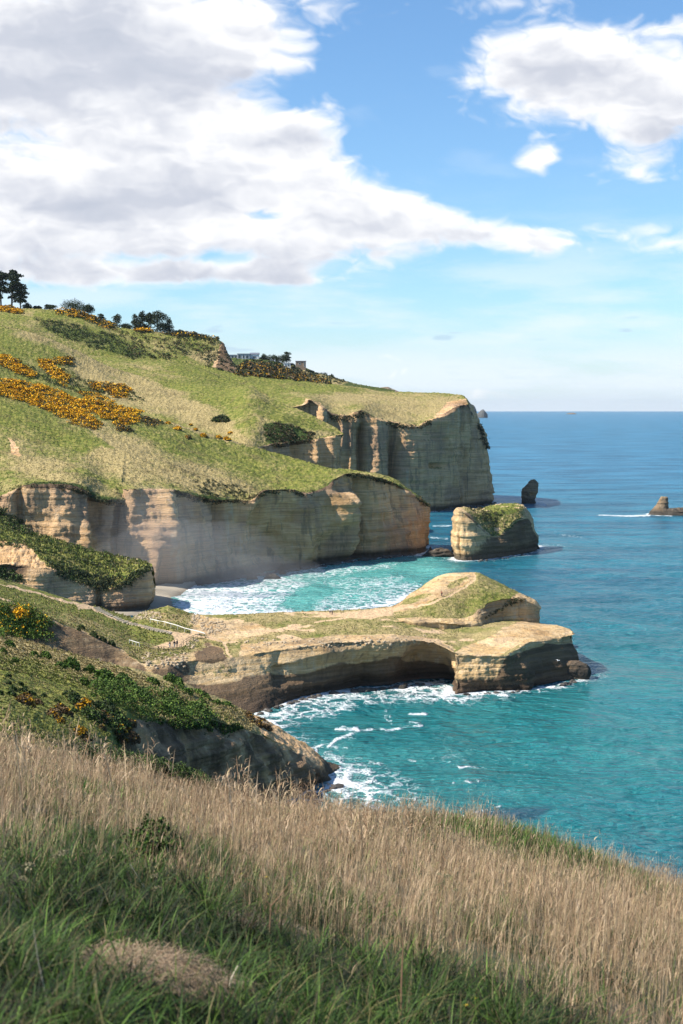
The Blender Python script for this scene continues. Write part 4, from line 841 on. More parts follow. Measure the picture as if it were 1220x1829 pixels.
# ------------------------------------------------------------------ tussocks over the sunny slopes
def tufts(q, hmin, hmax, nb, keepg=.5):
    H = pick(q[:, 0], q[:, 1]); H = H[(H[:, 6] > keepg) & (H[:, 8] < .4) & (H[:, 5] > .45)]
    n = len(H); N = n*nb; base = np.repeat(H[:, :3], nb, 0); sc = np.repeat(rng.uniform(hmin, hmax, n), nb)
    a = rng.uniform(0, 6.28, N); off = np.stack([np.cos(a), np.sin(a), 0*a], 1)*sc[:, None]*rng.uniform(0, .5, (N, 1)); base = base+off
    d = off*.9; d[:, 2] = sc*rng.uniform(.6, 1.1, N); w = np.stack([-np.sin(a), np.cos(a), 0*a], 1)*sc[:, None]*.28
    V = np.stack([base-w, base+w, base+d+w*.35, base+d-w*.35], 1).reshape(-1, 3); V[:, 2] -= .05
    dry = np.repeat(rng.uniform(0, 1, n) < np.clip(H[:, 7]*1.3-.08+fbm(H[:, :3]*.03, 3, 5)*.9, .04, .97), nb)
    c1 = np.array([(.44, .36, .18), (.34, .27, .13), (.25, .21, .09)])[rng.integers(0, 3, N)]; c2 = np.array([(.22, .235, .06), (.185, .205, .05), (.27, .26, .085)])[rng.integers(0, 3, N)]
    c = np.where(dry[:, None], c1, c2)*rng.uniform(.7, 1.15, (N, 1))
    return V, np.repeat(np.concatenate([c, np.ones((N, 1))], 1), 4, 0)
B = Batch()
B.add(*tufts(in_poly([(-145, 545), (-20, 545), (150, 560), (400, 610), (420, 665), (600, 685), (820, 705), (830, 745), (560, 730), (610, 775), (480, 750), (450, 790), (640, 835), (560, 880), (-145, 880)], 24500), .15, .40, 5))
B.add(*tufts(in_poly([(-145, 880), (-20, 900), (270, 1005), (170, 1040), (-145, 960)], 3000), .4, .9, 5))
B.add(*tufts(in_poly([(-145, 1010), (-20, 1035), (150, 1080), (350, 1090), (420, 1140), (400, 1190), (250, 1190), (100, 1110), (-20, 1085), (-145, 1050)], 6500), .18, .42, 5))
B.add(*tufts(in_poly([(400, 1095), (700, 1080), (850, 1024), (950, 1065), (850, 1095), (800, 1150), (400, 1150)], 6000), .12, .3, 4))
B.add(*tufts(in_poly([(-145, 1080), (-20, 1120), (200, 1185), (460, 1275), (450, 1305), (250, 1290), (200, 1240), (-20, 1190), (-145, 1160)], 12000), .15, .38, 6))
B.add(*tufts(in_poly([(-145, 1150), (-20, 1180), (200, 1240), (240, 1300), (230, 1340), (-145, 1340)], 13000), .08, .22, 6))
B.add(*tufts(in_poly([(830, 905), (940, 898), (930, 925), (880, 955)], 400), .3, .7, 5))
tag(B.build('tussock_grass'), 'green and straw-coloured tussock grass covering the sunlit slopes', 'grass', kind='stuff')
# ------------------------------------------------------------------ small built helpers
def mat_plain(name, col, rough=.8, var=.25, sc=3.):
    m, t, b = new_mat(name); p = t.node('ShaderNodeTexCoord').outputs['Object']
    t._in(b.inputs['Base Color'], t.mix(t.noise(p, sc, 4, .6), tuple(c*(1-var) for c in col), tuple(min(1, c*(1+var)) for c in col))); b.inputs['Roughness'].default_value = rough
    return m
M_BARK = mat_plain('bark', (.13, .10, .075)); M_TIMBER = mat_plain('weathered_timber', (.50, .42, .30)); M_WHITE = mat_plain('white_painted_timber', (.74, .72, .66), var=.08)
M_DWOOD = mat_plain('dark_timber', (.15, .115, .08))
def bm_obj(name, bm, mat, parent=None, loc=None):
    me = bpy.data.meshes.new(name); bm.to_mesh(me); bm.free(); me.materials.append(mat)
    o = bpy.data.objects.new(name, me); COL.objects.link(o)
    if parent: o.parent = parent
    if loc is not None: o.location = loc
    return o
def tube(bm, pts, rad, n=7):
    pts = [Vector(p) for p in pts]; rings = []
    for i, p in enumerate(pts):
        d = (pts[min(i+1, len(pts)-1)]-pts[max(i-1, 0)]).normalized(); a = d.orthogonal().normalized(); b = d.cross(a)
        rings.append([bm.verts.new(p+(a*math.cos(2*math.pi*k/n)+b*math.sin(2*math.pi*k/n))*rad[i]) for k in range(n)])
    for r0, r1 in zip(rings[:-1], rings[1:]):
        for k in range(n): bm.faces.new((r0[k], r0[(k+1) % n], r1[(k+1) % n], r1[k]))
    bm.faces.new(rings[0][::-1]); bm.faces.new(rings[-1])
def box(bm, c, s, rz=0., M=None):
    r = bmesh.ops.create_cube(bm, size=1); bmesh.ops.scale(bm, vec=s, verts=r['verts'])
    if M is not None: bmesh.ops.transform(bm, matrix=M, verts=r['verts'])
    if rz: bmesh.ops.rotate(bm, cent=(0, 0, 0), matrix=Matrix.Rotation(rz, 3, 'Z'), verts=r['verts'])
    bmesh.ops.translate(bm, vec=c, verts=r['verts'])
def empty(name, loc, rz=0): 
    o = bpy.data.objects.new(name, None); COL.objects.link(o); o.location = loc; o.rotation_euler = (0, 0, rz); return o
# ------------------------------------------------------------------ trees on the skyline
def tree(name, px, top, base, w, kind, label, group, Y=None):
    v = pick(px, base)[0]; Yt = v[1]+6 if Y is None else Y; T = at_y(px, top, Yt); Bp = at_y(px, base, Yt); H = T[2]-Bp[2]; W = w*Yt/F/2*1.2
    o = empty(name, Bp+np.array([0, 0, -.4])); tag(o, label, 'tree', group)
    bm = bmesh.new(); r0 = max(.25, H*.028); sway = rng.uniform(-.06, .06)*H
    trunk = [(0, 0, -1), (sway*.2, 0, H*.3), (sway*.7, 0, H*.6), (sway, 0, H*.92)]; tube(bm, trunk, [r0, r0*.8, r0*.55, r0*.15])
    B = Batch(); cl = []
    if kind == 'pine':
        for i in range(24):
            f = rng.uniform(.30, 1) if i > 3 else [1, .95, .85, .9][i]; a = rng.uniform(0, 6.28); rr = W*rng.uniform(.25, 1.)*(1.05-abs(f-.65)*.9)
            if i < 2: rr = W*.12
            cl.append(((sway*f+math.cos(a)*rr, math.sin(a)*rr, H*f-W*.2), (W*.5, W*.5, W*.30)))
    elif kind == 'round':
        for i in range(24):
            a = rng.uniform(0, 6.28); rr = W*rng.uniform(0, .78)**.7; f = math.sqrt(max(0, 1-(rr/W)**2)); cl.append(((math.cos(a)*rr, math.sin(a)*rr, H*.02+H*.66*f*rng.uniform(.1, 1)), (W*.36, W*.36, H*.28)))
    else:   # pointed, bushy
        for i in range(20):
            f = rng.uniform(.08, .93); a = rng.uniform(0, 6.28); rr = W*(1-f)**.7*rng.uniform(.2, .85); cl.append(((math.cos(a)*rr, math.sin(a)*rr, H*f-H*.06), (W*.42, W*.42, H*.17)))
        cl.append(((0, 0, H*.85), (W*.14, W*.14, H*.15)))
    for c, r in cl:
        z0 = c[2]*.6; tube(bm, [(sway*z0/H, 0, max(z0, .2)), ((c[0]+sway*z0/H)/2, c[1]/2, (z0+c[2])/2), c], [r0*.34, r0*.22, r0*.08], 5)
        B.bush(c, r, 130, max(.28, H*.028), DARK if kind != 'round' else np.concatenate([DARK, GREEN[:1]]), None, 0, .5)
    bm_obj('trunk', bm, M_BARK, o); B.build('crown', o)
GT = 'wind-shaped trees on the left skyline'
for a in [(2, 484, 549, 30, 'pine', 'tall dark pine cut by the left edge of the photo'), (21, 483, 550, 26, 'pine', 'tall pine with an open crown, second from the left edge'), (37, 505, 552, 24, 'pine', 'shorter dark pine leaning right at the end of the left group'),
          (48, 538, 552, 16, 'round', 'low dark bush tree at the foot of the left pines'), (66, 544, 552, 14, 'round', 'small dark dome of a tree right of the pines'), (91, 541, 553, 22, 'round', 'low brownish bush tree on the bare skyline'),
          (135, 527, 557, 46, 'round', 'large round dark tree standing alone on the skyline'), (157, 540, 561, 22, 'round', 'lower lobe of dark tree right of the large round one'), (180, 560, 577, 18, 'bushy', 'small grey-green tree right of the round ones'),
          (209, 560, 586, 24, 'bushy', 'pointed grey-green tree left of the dark grove'), (193, 570, 583, 20, 'round', 'low scrubby tree between the two grey-green ones'), (224, 574, 590, 20, 'round', 'low dark tree at the left foot of the grove'), (241, 560, 590, 22, 'bushy', 'dark leftmost tree of the grove'), (254, 555, 591, 24, 'bushy', 'tallest pointed tree of the dark grove'),
          (268, 557, 592, 26, 'bushy', 'broad middle tree of the dark grove'), (281, 556, 592, 30, 'pine', 'umbrella-topped tree with a visible trunk in the grove'), (291, 571, 593, 22, 'round', 'rounded lower tree right of the umbrella-topped one'), (302, 570, 594, 20, 'bushy', 'dark rightmost tree of the grove'),
          (321, 587, 596, 16, 'round', 'small dark bush tree just right of the grove'), (389, 600, 606, 6, 'bushy', 'tiny dark tree on the brink of the upper bluff')]:
    tree('pine_tree' if a[4] == 'pine' else 'tree', *a[:5], a[5], GT, Y=1075)
GH = 'dark trees around the hilltop houses'
for a in [(470, 630, 645, 20, 'round', 'flat dark tree right of the long house'), (488, 629, 648, 24, 'round', 'broad dark tree in the middle of the hilltop trees'), (504, 630, 650, 22, 'round', 'dark tree above the small white house'), (512, 628, 648, 12, 'pine', 'slim wind-bent tree rising over the others by the houses'), (521, 645, 660, 14, 'round', 'dark tree between the white house and the brown one'),
          (533, 656, 668, 16, 'round', 'low dark tree below the brown house'), (578, 662, 676, 18, 'round', 'dark round tree on the descending hill right of the houses'), (593, 667, 680, 16, 'round', 'rounded tree next down the descending hill'), (612, 676, 684, 10, 'round', 'last small tree at the low end of the descending hill')]:
    tree('tree', *a[:5], a[5], GH, Y=1312)
# ------------------------------------------------------------------ houses
M_WALLG = mat_plain('grey_render', (.42, .43, .44), var=.06); M_WALLW = mat_plain('white_render', (.78, .77, .74), var=.04); M_WALLB = mat_plain('brown_cladding', (.30, .21, .14), var=.15)
M_ROOF = mat_plain('pale_metal_roof', (.48, .47, .52), .5, .06); M_GLASS = mat_plain('window_glass', (.04, .06, .08), .12, .1)
def house(px0, px1, top, base, wall, label, wins, depth=8, Y=1305, blocks=None, roofh=.35):
    A = at_y(px0, base, Y); Bq = at_y(px1, base, Y); W = Bq[0]-A[0]; H = at_y(px0, top, Y)[2]-A[2]
    o = empty('house', (A+Bq)/2); tag(o, label, 'house')
    bm = bmesh.new(); box(bm, (0, depth/2, H/2-1.5), (W, depth, H+3)); bm_obj('wall', bm, wall, o)
    bm = bmesh.new(); box(bm, (0, depth/2, H+roofh/2), (W+.9, depth+.9, roofh)); bm_obj('roof', bm, M_ROOF, o)
    for wx, wz, ww, wh in wins:
        bm = bmesh.new(); 
        for sx in (-1, 1): box(bm, (wx*W+sx*ww/2, -.05, wz*H), (.14, .2, wh+.14))
        for sz in (-1, 1): box(bm, (wx*W, -.05, wz*H+sz*wh/2), (ww+.14, .18, .14))
        f = bm_obj('window', bm, M_WHITE, o); bm = bmesh.new(); box(bm, (wx*W, -.02, wz*H), (ww-.1, .08, wh-.1)); bm_obj('pane', bm, M_GLASS, f)
    return o
house(405, 424, 634, 642, M_WALLG, 'low grey wing with wide dark windows at the left end of the long hilltop house', [(-.3, .5, 2.6, 2.4), (.05, .5, 2.2, 2.4), (.35, .5, 2., 2.4)], Y=1300)
house(424, 446, 632, 642, M_WALLG, 'long modern hilltop house with tall windows under a pale flat roof', [(-.33, .5, 2.4, 3.), (0, .5, 1.6, 3.), (.30, .45, 2.2, 3.)], Y=1298)
house(447, 462, 633, 641, M_WALLW, 'pale house with a shallow grey roof right of the long hilltop house', [(0, .4, 3., 1.6)], Y=1303, roofh=1.6)
house(507, 519, 649, 656, M_WALLW, 'small bright white house below the dark hilltop trees', [(.2, .5, 1.5, 1.6), (-.2, .5, 1.2, 1.6)], depth=6, Y=1285)
house(528, 546, 645, 660, M_WALLB, 'tall boxy brown house at the right end of the hilltop trees', [(.38, .6, 1., 4.), (-.1, .7, 1.8, 1.4)], depth=9, Y=1290)
# ------------------------------------------------------------------ rails, fences, steps
def polyworld(pts, lift=0.):
    H = pick([p[0] for p in pts], [p[1] for p in pts])[:, :3]; H[:, 2] += lift; return H
def railing(pts, n, h, label, name, mat, rails=(1.,), post=.09, w=.08):
    pts = np.array(pts, float); s = np.linspace(0, 1, n); k = np.concatenate([[0], np.cumsum(np.hypot(*np.diff(pts, axis=0).T))]); k /= k[-1]
    P = polyworld(np.stack([np.interp(s, k, pts[:, 0]), np.interp(s, k, pts[:, 1])], 1))
    P[:, 1] = np.convolve(np.pad(P[:, 1], 1, 'edge'), [.25, .5, .25], 'valid')
    o = empty(name, P[0]); tag(o, label, 'railing' if name == 'handrail' else 'fence'); Q = P-P[0]
    for q in Q:
        bm = bmesh.new(); box(bm, (q[0], q[1], q[2]+h/2-.15), (post, post, h+.3)); bm_obj('post', bm, mat, o)
    for r in rails:
        bm = bmesh.new(); tube(bm, [tuple(q+np.array([0, -.05, h*r])) for q in Q], [w]*len(Q), 6); bm_obj('rail', bm, mat, o)
railing([(269, 1111), (300, 1120), (335, 1130), (366, 1138)], 9, 1.0, 'long white handrail beside the upper track above the lookout', 'handrail', M_WHITE, w=.10)
railing([(231, 1148), (249, 1154)], 4, .85, 'short white rail at the left end of the lookout fence', 'handrail', M_WHITE, w=.09)
railing([(249, 1153), (277, 1161), (300, 1163), (318, 1163)], 9, .95, 'low dark post fence along the front of the lookout', 'fence', M_DWOOD, (1., .5), w=.05)
railing([(319, 1162), (330, 1150), (345, 1141), (366, 1138)], 9, .95, 'dark post fence curving up the right side of the lookout', 'fence', M_DWOOD, (1., .5), w=.05)
P = polyworld(np.stack([np.interp(np.linspace(0, 1, 34), [0, .3, .6, 1], [170, 205, 250, 304]), np.interp(np.linspace(0, 1, 34), [0, .3, .6, 1], [1086, 1105, 1118, 1131])], 1))
for c_ in (1, 2): P[:, c_] = np.polyval(np.polyfit(np.arange(34), P[:, c_], 4), np.arange(34))
o = empty('staircase', P[0]); tag(o, 'long flight of pale timber steps running down the grassy slope to the lookout', 'steps')
for i, q in enumerate(P-P[0]):
    d = P[min(i+1, 33)]-P[max(i-1, 0)]; bm = bmesh.new(); box(bm, (0, 0, 0), (.34, 1.9, .30), math.atan2(d[1], d[0])); bm_obj('step', bm, M_TIMBER, o, tuple(q+np.array([0, 0, .12])))
# loose rubble on the saddle, a few boulders big enough to tell apart
B_ = bmesh.new()
q = np.concatenate([in_poly([(345, 1097), (400, 1108), (405, 1128), (380, 1135), (340, 1112)], 170), in_poly([(245, 1092), (285, 1092), (290, 1104), (240, 1106)], 80), in_poly([(250, 1165), (330, 1165), (340, 1190), (260, 1195)], 120), in_poly([(330, 1150), (345, 1140), (362, 1136), (340, 1160)], 30), in_poly([(430, 1140), (780, 1135), (790, 1150), (430, 1160)], 160)])
for v in pick(q[:, 0], q[:, 1]):
    r = bmesh.ops.create_icosphere(B_, subdivisions=1, radius=rng.uniform(.12, .5)); 
    for k in r['verts']: k.co = Vector((k.co.x*rng.uniform(.7, 1.3), k.co.y*rng.uniform(.7, 1.3), k.co.z*rng.uniform(.5, .9)))
    bmesh.ops.translate(B_, vec=v[:3], verts=r['verts'])
M_RUB = mat_plain('sandstone_rubble', (.40, .31, .20), .95, .3, 1.)
tag(bm_obj('rubble', B_, M_RUB), 'tan stone rubble scattered around the lookout and along the headland edge', 'rubble', kind='stuff')
B_ = bmesh.new()
for pl, n_, rm in [([(345, 1047), (400, 1038), (480, 1026), (560, 1014), (640, 1002), (745, 991)], 150, 1.3), ([(700, 918), (770, 915), (820, 909), (868, 903), (886, 899)], 70, 2.0), ([(461, 1277), (530, 1253), (590, 1240), (700, 1228), (790, 1220)], 60, .8), ([(815, 1243), (905, 1239), (985, 1229), (1045, 1214)], 16, .7), ([(806, 990), (850, 1003), (905, 997), (950, 989)], 22, 1.0), ([(530, 1432), (580, 1414), (603, 1405)], 22, .8)]:
    pl = np.array(pl, float); s_ = np.concatenate([[0], np.cumsum(np.hypot(*np.diff(pl, axis=0).T))]); t_ = rng.uniform(0, s_[-1], n_)
    for x_, y_ in zip(np.interp(t_, s_, pl[:, 0]), np.interp(t_, s_, pl[:, 1])+rng.uniform(-1, .6, n_)):
        q_ = at_z(x_, y_, 0.); r = bmesh.ops.create_icosphere(B_, subdivisions=2, radius=rm*rng.uniform(.25, 1.)**1.5); sd = rng.uniform(0, 99)
        for k in r['verts']: 
            f_ = 1+.9*float(noise3(np.array([[k.co.x, k.co.y, k.co.z]])*1.1/rm+sd)[0]); k.co = Vector((k.co.x*f_*1.3, k.co.y*f_, k.co.z*f_*.75))
        bmesh.ops.translate(B_, vec=(q_[0], q_[1]-.3, .1), verts=r['verts'])
tag(bm_obj('shore_rocks', B_, mat_plain('wet_dark_rock', (.065, .055, .045), .6, .4, .6)), 'dark wet rocks strewn along the foot of the cliffs', 'rocks', kind='stuff')
# ------------------------------------------------------------------ people: one skinned body each, clothes as their own shells
def person(px, py, face, shirt, legs, hair, label, h=1.66, pose='stand', pack=None, at=None):
    v = pick(px, py)[0][:3] if at is None else at; o = empty('person', v, face); tag(o, label, 'person'); s = h/1.75
    st = .13 if pose == 'walk' else .03
    J = {'pel': (0, 0, .95), 'ch': (0, 0, 1.25), 'ne': (0, 0, 1.47), 'he': (0, .02, 1.60), 'hd': (0, .02, 1.70)}
    R = {'pel': .135, 'ch': .15, 'ne': .055, 'he': .095, 'hd': .075}
    E = [('pel', 'ch'), ('ch', 'ne'), ('ne', 'he'), ('he', 'hd')]
    for sx, n in ((-1, 'l'), (1, 'r')):
        q = st*sx; pts = {'hp'+n: ((.09*sx, 0, .88), .095), 'kn'+n: ((.10*sx, q*.8+.02, .50), .062), 'an'+n: ((.10*sx, q, .09), .042), 'to'+n: ((.11*sx, q+.16, .03), .032),
               'sh'+n: ((.18*sx, 0, 1.40), .062), 'el'+n: ((.25*sx, -.03-q*.5, 1.13), .044), 'wr'+n: ((.26*sx, .06-q, .89), .028), 'pa'+n: ((.262*sx, .075-q, .82), .034)}
        for k in range(4): pts['f%d%s' % (k, n)] = ((.262*sx+.004*sx, .045+.022*k-q, .745-.006*(k in (1, 2))), .0095)
        pts['th'+n] = ((.25*sx, .12-q, .80), .010)
        for k, (c, r) in pts.items(): J[k] = c; R[k] = r
        E += [('pel', 'hp'+n), ('hp'+n, 'kn'+n), ('kn'+n, 'an'+n), ('an'+n, 'to'+n), ('ch', 'sh'+n), ('sh'+n, 'el'+n), ('el'+n, 'wr'+n), ('wr'+n, 'pa'+n), ('pa'+n, 'th'+n)]+[('pa'+n, 'f%d%s' % (k, n)) for k in range(4)]
    def skin(name, keys, edges, mat, grow=1., cut=None, parent=o, smooth=1):
        ks = list(keys); me = bpy.data.meshes.new(name); me.from_pydata([tuple(c*s for c in J[k]) for k in ks], [(ks.index(a), ks.index(b)) for a, b in edges], [])
        ob = bpy.data.objects.new(name, me); COL.objects.link(ob); m = ob.modifiers.new('s', 'SKIN'); sv = me.skin_vertices[0].data if me.skin_vertices else None
        if sv is None:
            bm = bmesh.new(); bm.from_mesh(me); bm.verts.layers.skin.verify(); bm.to_mesh(me); bm.free(); sv = me.skin_vertices[0].data
        for i, k in enumerate(ks): sv[i].radius = (R[k]*s*grow,)*2
        sv[0].use_root = True; ob.modifiers.new('u', 'SUBSURF').levels = smooth
        dg = bpy.context.evaluated_depsgraph_get(); m2 = bpy.data.meshes.new_from_object(ob.evaluated_get(dg)); ob.modifiers.clear(); ob.data = m2; m2.materials.clear(); m2.materials.append(mat); ob.parent = parent; return ob
    skin('body', J.keys(), E, mat_plain('skin', (.45, .28, .20), .6, .05))
    tk = ['pel', 'ch', 'ne', 'shl', 'ell', 'wrl', 'shr', 'elr', 'wrr']; skin('shirt', tk, [('pel', 'ch'), ('ch', 'ne'), ('ch', 'shl'), ('shl', 'ell'), ('ell', 'wrl'), ('ch', 'shr'), ('shr', 'elr'), ('elr', 'wrr')], mat_plain('shirt_cloth', shirt, .9, .08), 1.38)
    lk = ['pel', 'hpl', 'knl', 'hpr', 'knr']+([] if legs[1] == 'short' else ['anl', 'anr']); le = [('pel', 'hpl'), ('hpl', 'knl'), ('pel', 'hpr'), ('hpr', 'knr')]+([] if legs[1] == 'short' else [('knl', 'anl'), ('knr', 'anr')])
    skin('trousers', lk, le, mat_plain('trouser_cloth', legs[0], .9, .08), 1.35)
    bm = bmesh.new(); bmesh.ops.create_uvsphere(bm, u_segments=14, v_segments=10, radius=.112*s); bmesh.ops.delete(bm, geom=[q for q in bm.verts if q.co.z < -.03*s and q.co.y > -.02*s], context='VERTS')
    bm_obj('hair', bm, mat_plain('hair', hair, .6, .2), o, (0, -.005, 1.665*s))
    if pack:
        bm = bmesh.new(); r = bmesh.ops.create_cube(bm, size=1); bmesh.ops.scale(bm, vec=(.3*s, .18*s, .44*s), verts=r['verts']); bmesh.ops.bevel(bm, geom=bm.edges[:], offset=.06*s, segments=2); b = bm_obj('backpack', bm, mat_plain('pack_cloth', pack), None, None); b.location = v+np.array([math.sin(face)*.24, -math.cos(face)*.24, 1.22*s]); b.rotation_euler = (0, 0, face); tag(b, 'dark backpack worn by a visitor at the lookout', 'backpack')
    return o
person(303.3, 1156.5, 2.6, (.03, .03, .035), ((.30, .31, .34), 'long'), (.03, .02, .015), 'leftmost of three visitors standing on the lookout, in a black top and pale trousers', 1.58)
person(311.6, 1157, .4, (.025, .022, .025), ((.42, .40, .37), 'long'), (.05, .03, .02), 'middle one of three visitors on the lookout, walking in a black jacket and pale trousers', 1.72, 'walk')
person(316.2, 1154.5, .9, (.07, .055, .06), ((.10, .09, .10), 'long'), (.04, .03, .02), 'rightmost of three visitors on the lookout, dressed all in dark clothes', 1.66)
person(589.6, 1097, 3.0, (.72, .72, .70), ((.06, .07, .09), 'short'), (.03, .02, .015), 'standing visitor in a white shirt and dark shorts on the headland flat', 1.74)
person(593.3, 1099, -.5, (.05, .04, .045), ((.05, .035, .04), 'long'), (.05, .02, .015), 'shorter visitor in dark clothes beside the one in white on the headland flat', 1.35, 'walk')
person(789, 1065, 1.2, (.40, .10, .07), ((.04, .04, .05), 'long'), (.03, .02, .015), 'lone walker in a reddish top on the sandy path up the mound', 1.6, 'walk')
# seagull gliding in front of the dark cliff
c0 = at_y(997, 1180, 322); gl = empty('seagull', c0, .5); tag(gl, 'white seagull gliding past the dark end of the headland', 'seagull')
bm = bmesh.new(); tube(bm, [(-.27, 0, 0), (-.16, 0, .01), (0, 0, .0), (.15, 0, .01), (.22, 0, .03), (.28, 0, .02), (.33, 0, .01)], [.012, .045, .075, .055, .05, .03, .006], 10)
for sg in (-1, 1):
    v = [bm.verts.new(c) for c in [(.12, .04*sg, .04), (.10, .35*sg, .16), (-.02, .70*sg, .12), (-.10, .68*sg, .11), (-.04, .33*sg, .14), (-.10, .04*sg, .03)]]
    w_ = [bm.verts.new(x.co+Vector((0, 0, .015))) for x in v]
    bm.faces.new(v); bm.faces.new(w_[::-1])
    for i in range(6): bm.faces.new((v[i], v[(i+1) % 6], w_[(i+1) % 6], w_[i]))
bm_obj('body', bm, mat_plain('white_feathers', (.8, .8, .8), .7, .04), gl)
# ------------------------------------------------------------------ foreground grasses
mg, tg, bg_ = new_mat('grass_blade'); a_ = tg.node('ShaderNodeAttribute'); a_.attribute_name = 'tint'; tg.l.new(a_.outputs['Color'], bg_.inputs['Base Color'])
bg_.inputs['Roughness'].default_value = .6; bg_.inputs['Specular IOR Level'].default_value = .25
tr_ = tg.node('ShaderNodeBsdfTranslucent'); tg.l.new(a_.outputs['Color'], tr_.inputs[0]); mx_ = tg.node('ShaderNodeMixShader'); mx_.inputs[0].default_value = .3
tg.l.new(bg_.outputs[0], mx_.inputs[1]); tg.l.new(tr_.outputs[0], mx_.inputs[2]); tg.l.new(mx_.outputs[0], mg.node_tree.nodes['Material Output'].inputs[0])
def blades(X, Y, h, lean, w, col, prof, segs=4, az=None, droop=1.6, z=None):
    n = len(X); az = rng.uniform(0, 2*np.pi, n) if az is None else az
    base = np.stack([X, Y, (fg_z(X, Y) if z is None else z)-.02], 1); d = np.stack([np.cos(az), np.sin(az)], 1)
    face = az+np.pi/2+rng.normal(0, .5, n); wd = np.stack([np.cos(face), np.sin(face), 0*face], 1)
    V = np.zeros((n, segs+1, 2, 3))
    for i in range(segs+1):
        s = i/segs; out = lean*h*s**droop; zz = h*(s-lean*lean*.35*s**3)
        c = base+np.concatenate([d*out[:, None], zz[:, None]], 1); ww = (w*prof[i])[:, None]*wd
        V[:, i, 0] = c-ww; V[:, i, 1] = c+ww
    idx = np.arange(n*(segs+1)*2).reshape(n, segs+1, 2)
    q = np.stack([idx[:, :-1, 0], idx[:, :-1, 1], idx[:, 1:, 1], idx[:, 1:, 0]], -1).reshape(-1, 4)
    C = np.repeat(np.concatenate([col, np.ones((n, 1))], 1), (segs+1)*2, 0)
    return V.reshape(-1, 3), q, C
def pts_fg(n, y0, y1, ext=1.15):
    Y = np.sqrt(rng.uniform(y0*y0, y1*y1, n)); X = rng.uniform(-.2402, .2402, n)*Y*ext+rng.uniform(-1, 1, n)*.5; return X, Y
def photo_of(X, Y): 
    px, py, _ = proj(np.stack([X, Y, fg_z(X, Y)], -1)); return px, py
def straw_w(X, Y):
    """1 where the dry straw stands, 0 in the lush green"""
    px, py = photo_of(X, Y); ed = np.interp(px, [-200, 0, 150, 300, 420, 560, 700, 850, 980, 1100, 1220, 1400], [1530, 1530, 1510, 1540, 1620, 1680, 1725, 1775, 1830, 1900, 2000, 2100])
    return sst(70, -70, py-ed+fbm(np.stack([X, Y, 0*X], -1)*.7, 4, 301)*330)
def col_of(palt, n, X, Y, amp=.25):
    c = palt[rng.integers(0, len(palt), n)]*(1+amp*2*fbm(np.stack([X, Y, 0*X], -1)*.5, 3, 311))[:, None]*rng.uniform(.75, 1.25, (n, 1)); return np.clip(c, 0, 1)
def join(parts, name, label, cat):
    V = []; Q = []; C = []; o = 0
    for v, q, c in parts: V.append(v); Q.append(q+o); C.append(c); o += len(v)
    return tag(raw_mesh(name, np.concatenate(V), np.concatenate(Q), {'tint': np.concatenate(C)}, mg, False), label, cat, kind='stuff')
STRAW = np.array([1.05, 1.0, 1.02])*np.array([(.42, .305, .18), (.56, .43, .27), (.31, .205, .115), (.48, .365, .22), (.20, .13, .07), (.40, .32, .17)])
LUSH = np.array([(.035, .075, .012), (.055, .108, .018), (.10, .165, .03), (.012, .028, .007), (.14, .12, .05)])
X, Y = pts_fg(150000, 3.2, 37); k = rng.uniform(0, 1, len(X)) < straw_w(X, Y)*(.22+1.1*np.clip(fbm(np.stack([X, Y, 0*X], -1)*1.0, 4, 321)*3.4+.30, 0, 1)); X, Y = X[k], Y[k]; n = len(X)
bumpg = np.exp(-((X-4.8)/2.6)**2-((Y-31)/5)**2); pz = fbm(np.stack([X, Y, 0*X], -1)*.33, 3, 341); kk = rng.uniform(0, 1, n) > np.maximum(bumpg*.9, sst(.08, .3, pz)*.75); X, Y = X[kk], Y[kk]; n = len(X)
cl_ = fbm(np.stack([X, Y, 0*X], -1)*.8, 3, 351); h = rng.uniform(.22, .84, n)*(1+cl_*1.3)*np.interp(photo_of(X, Y)[0], [-100, 300, 900, 1220], [.85, .85, 1.0, 1.12])*np.interp(Y, [4, 10, 36], [1.15, 1., .8])
h = h*(1-.45*(rng.uniform(0, 1, n) < .4)); h = np.where(rng.uniform(0, 1, n) < .012, h*1.35, h)
parts = [blades(X, Y, h, np.where(rng.uniform(0, 1, n) < .12, rng.uniform(.5, 1.5, n), rng.uniform(.03, .32, n)), .00078*(1+Y/12), col_of(STRAW*1.08, n, X, Y, .5), [1.2, 1., .85, .75, .85, .2], 5, az=np.where(rng.uniform(0, 1, n) < .6, rng.normal(.3, .9, n), rng.uniform(0, 6.28, n)))]
# feathery side sprays on the seed heads
def tall(pxs, hpx):
    for a_, b_ in zip(pxs, hpx):
        Yt = rng.uniform(14, 29); Xt = (a_-CX)/F*Yt; hh = (fg_z(Xt, Yt)); top = at_y(a_, b_, Yt)[2]; hh = top-float(fg_z(Xt, Yt))
        if .25 < hh < 1.25: TX.append(Xt); TY.append(Yt); TH_.append(hh)
TX, TY, TH_ = [], [], []
tall(rng.uniform(380, 640, 90), np.interp(rng.uniform(0, 1, 90), [0, 1], [1345, 1410])); tall(rng.uniform(600, 800, 40), rng.uniform(1415, 1450, 40)); tall(rng.uniform(1060, 1220, 34), rng.uniform(1440, 1500, 34)); tall(rng.uniform(-20, 380, 120), rng.uniform(1250, 1330, 120))
TX, TY, TH_ = map(np.array, (TX, TY, TH_)); m_ = len(TX)
parts.append(blades(TX, TY, TH_, rng.uniform(.05, .3, m_), .0014*(1+TY/11), col_of(STRAW*1.1, m_, TX, TY), [1, .9, .8, .8, 1.9, .3], 5))
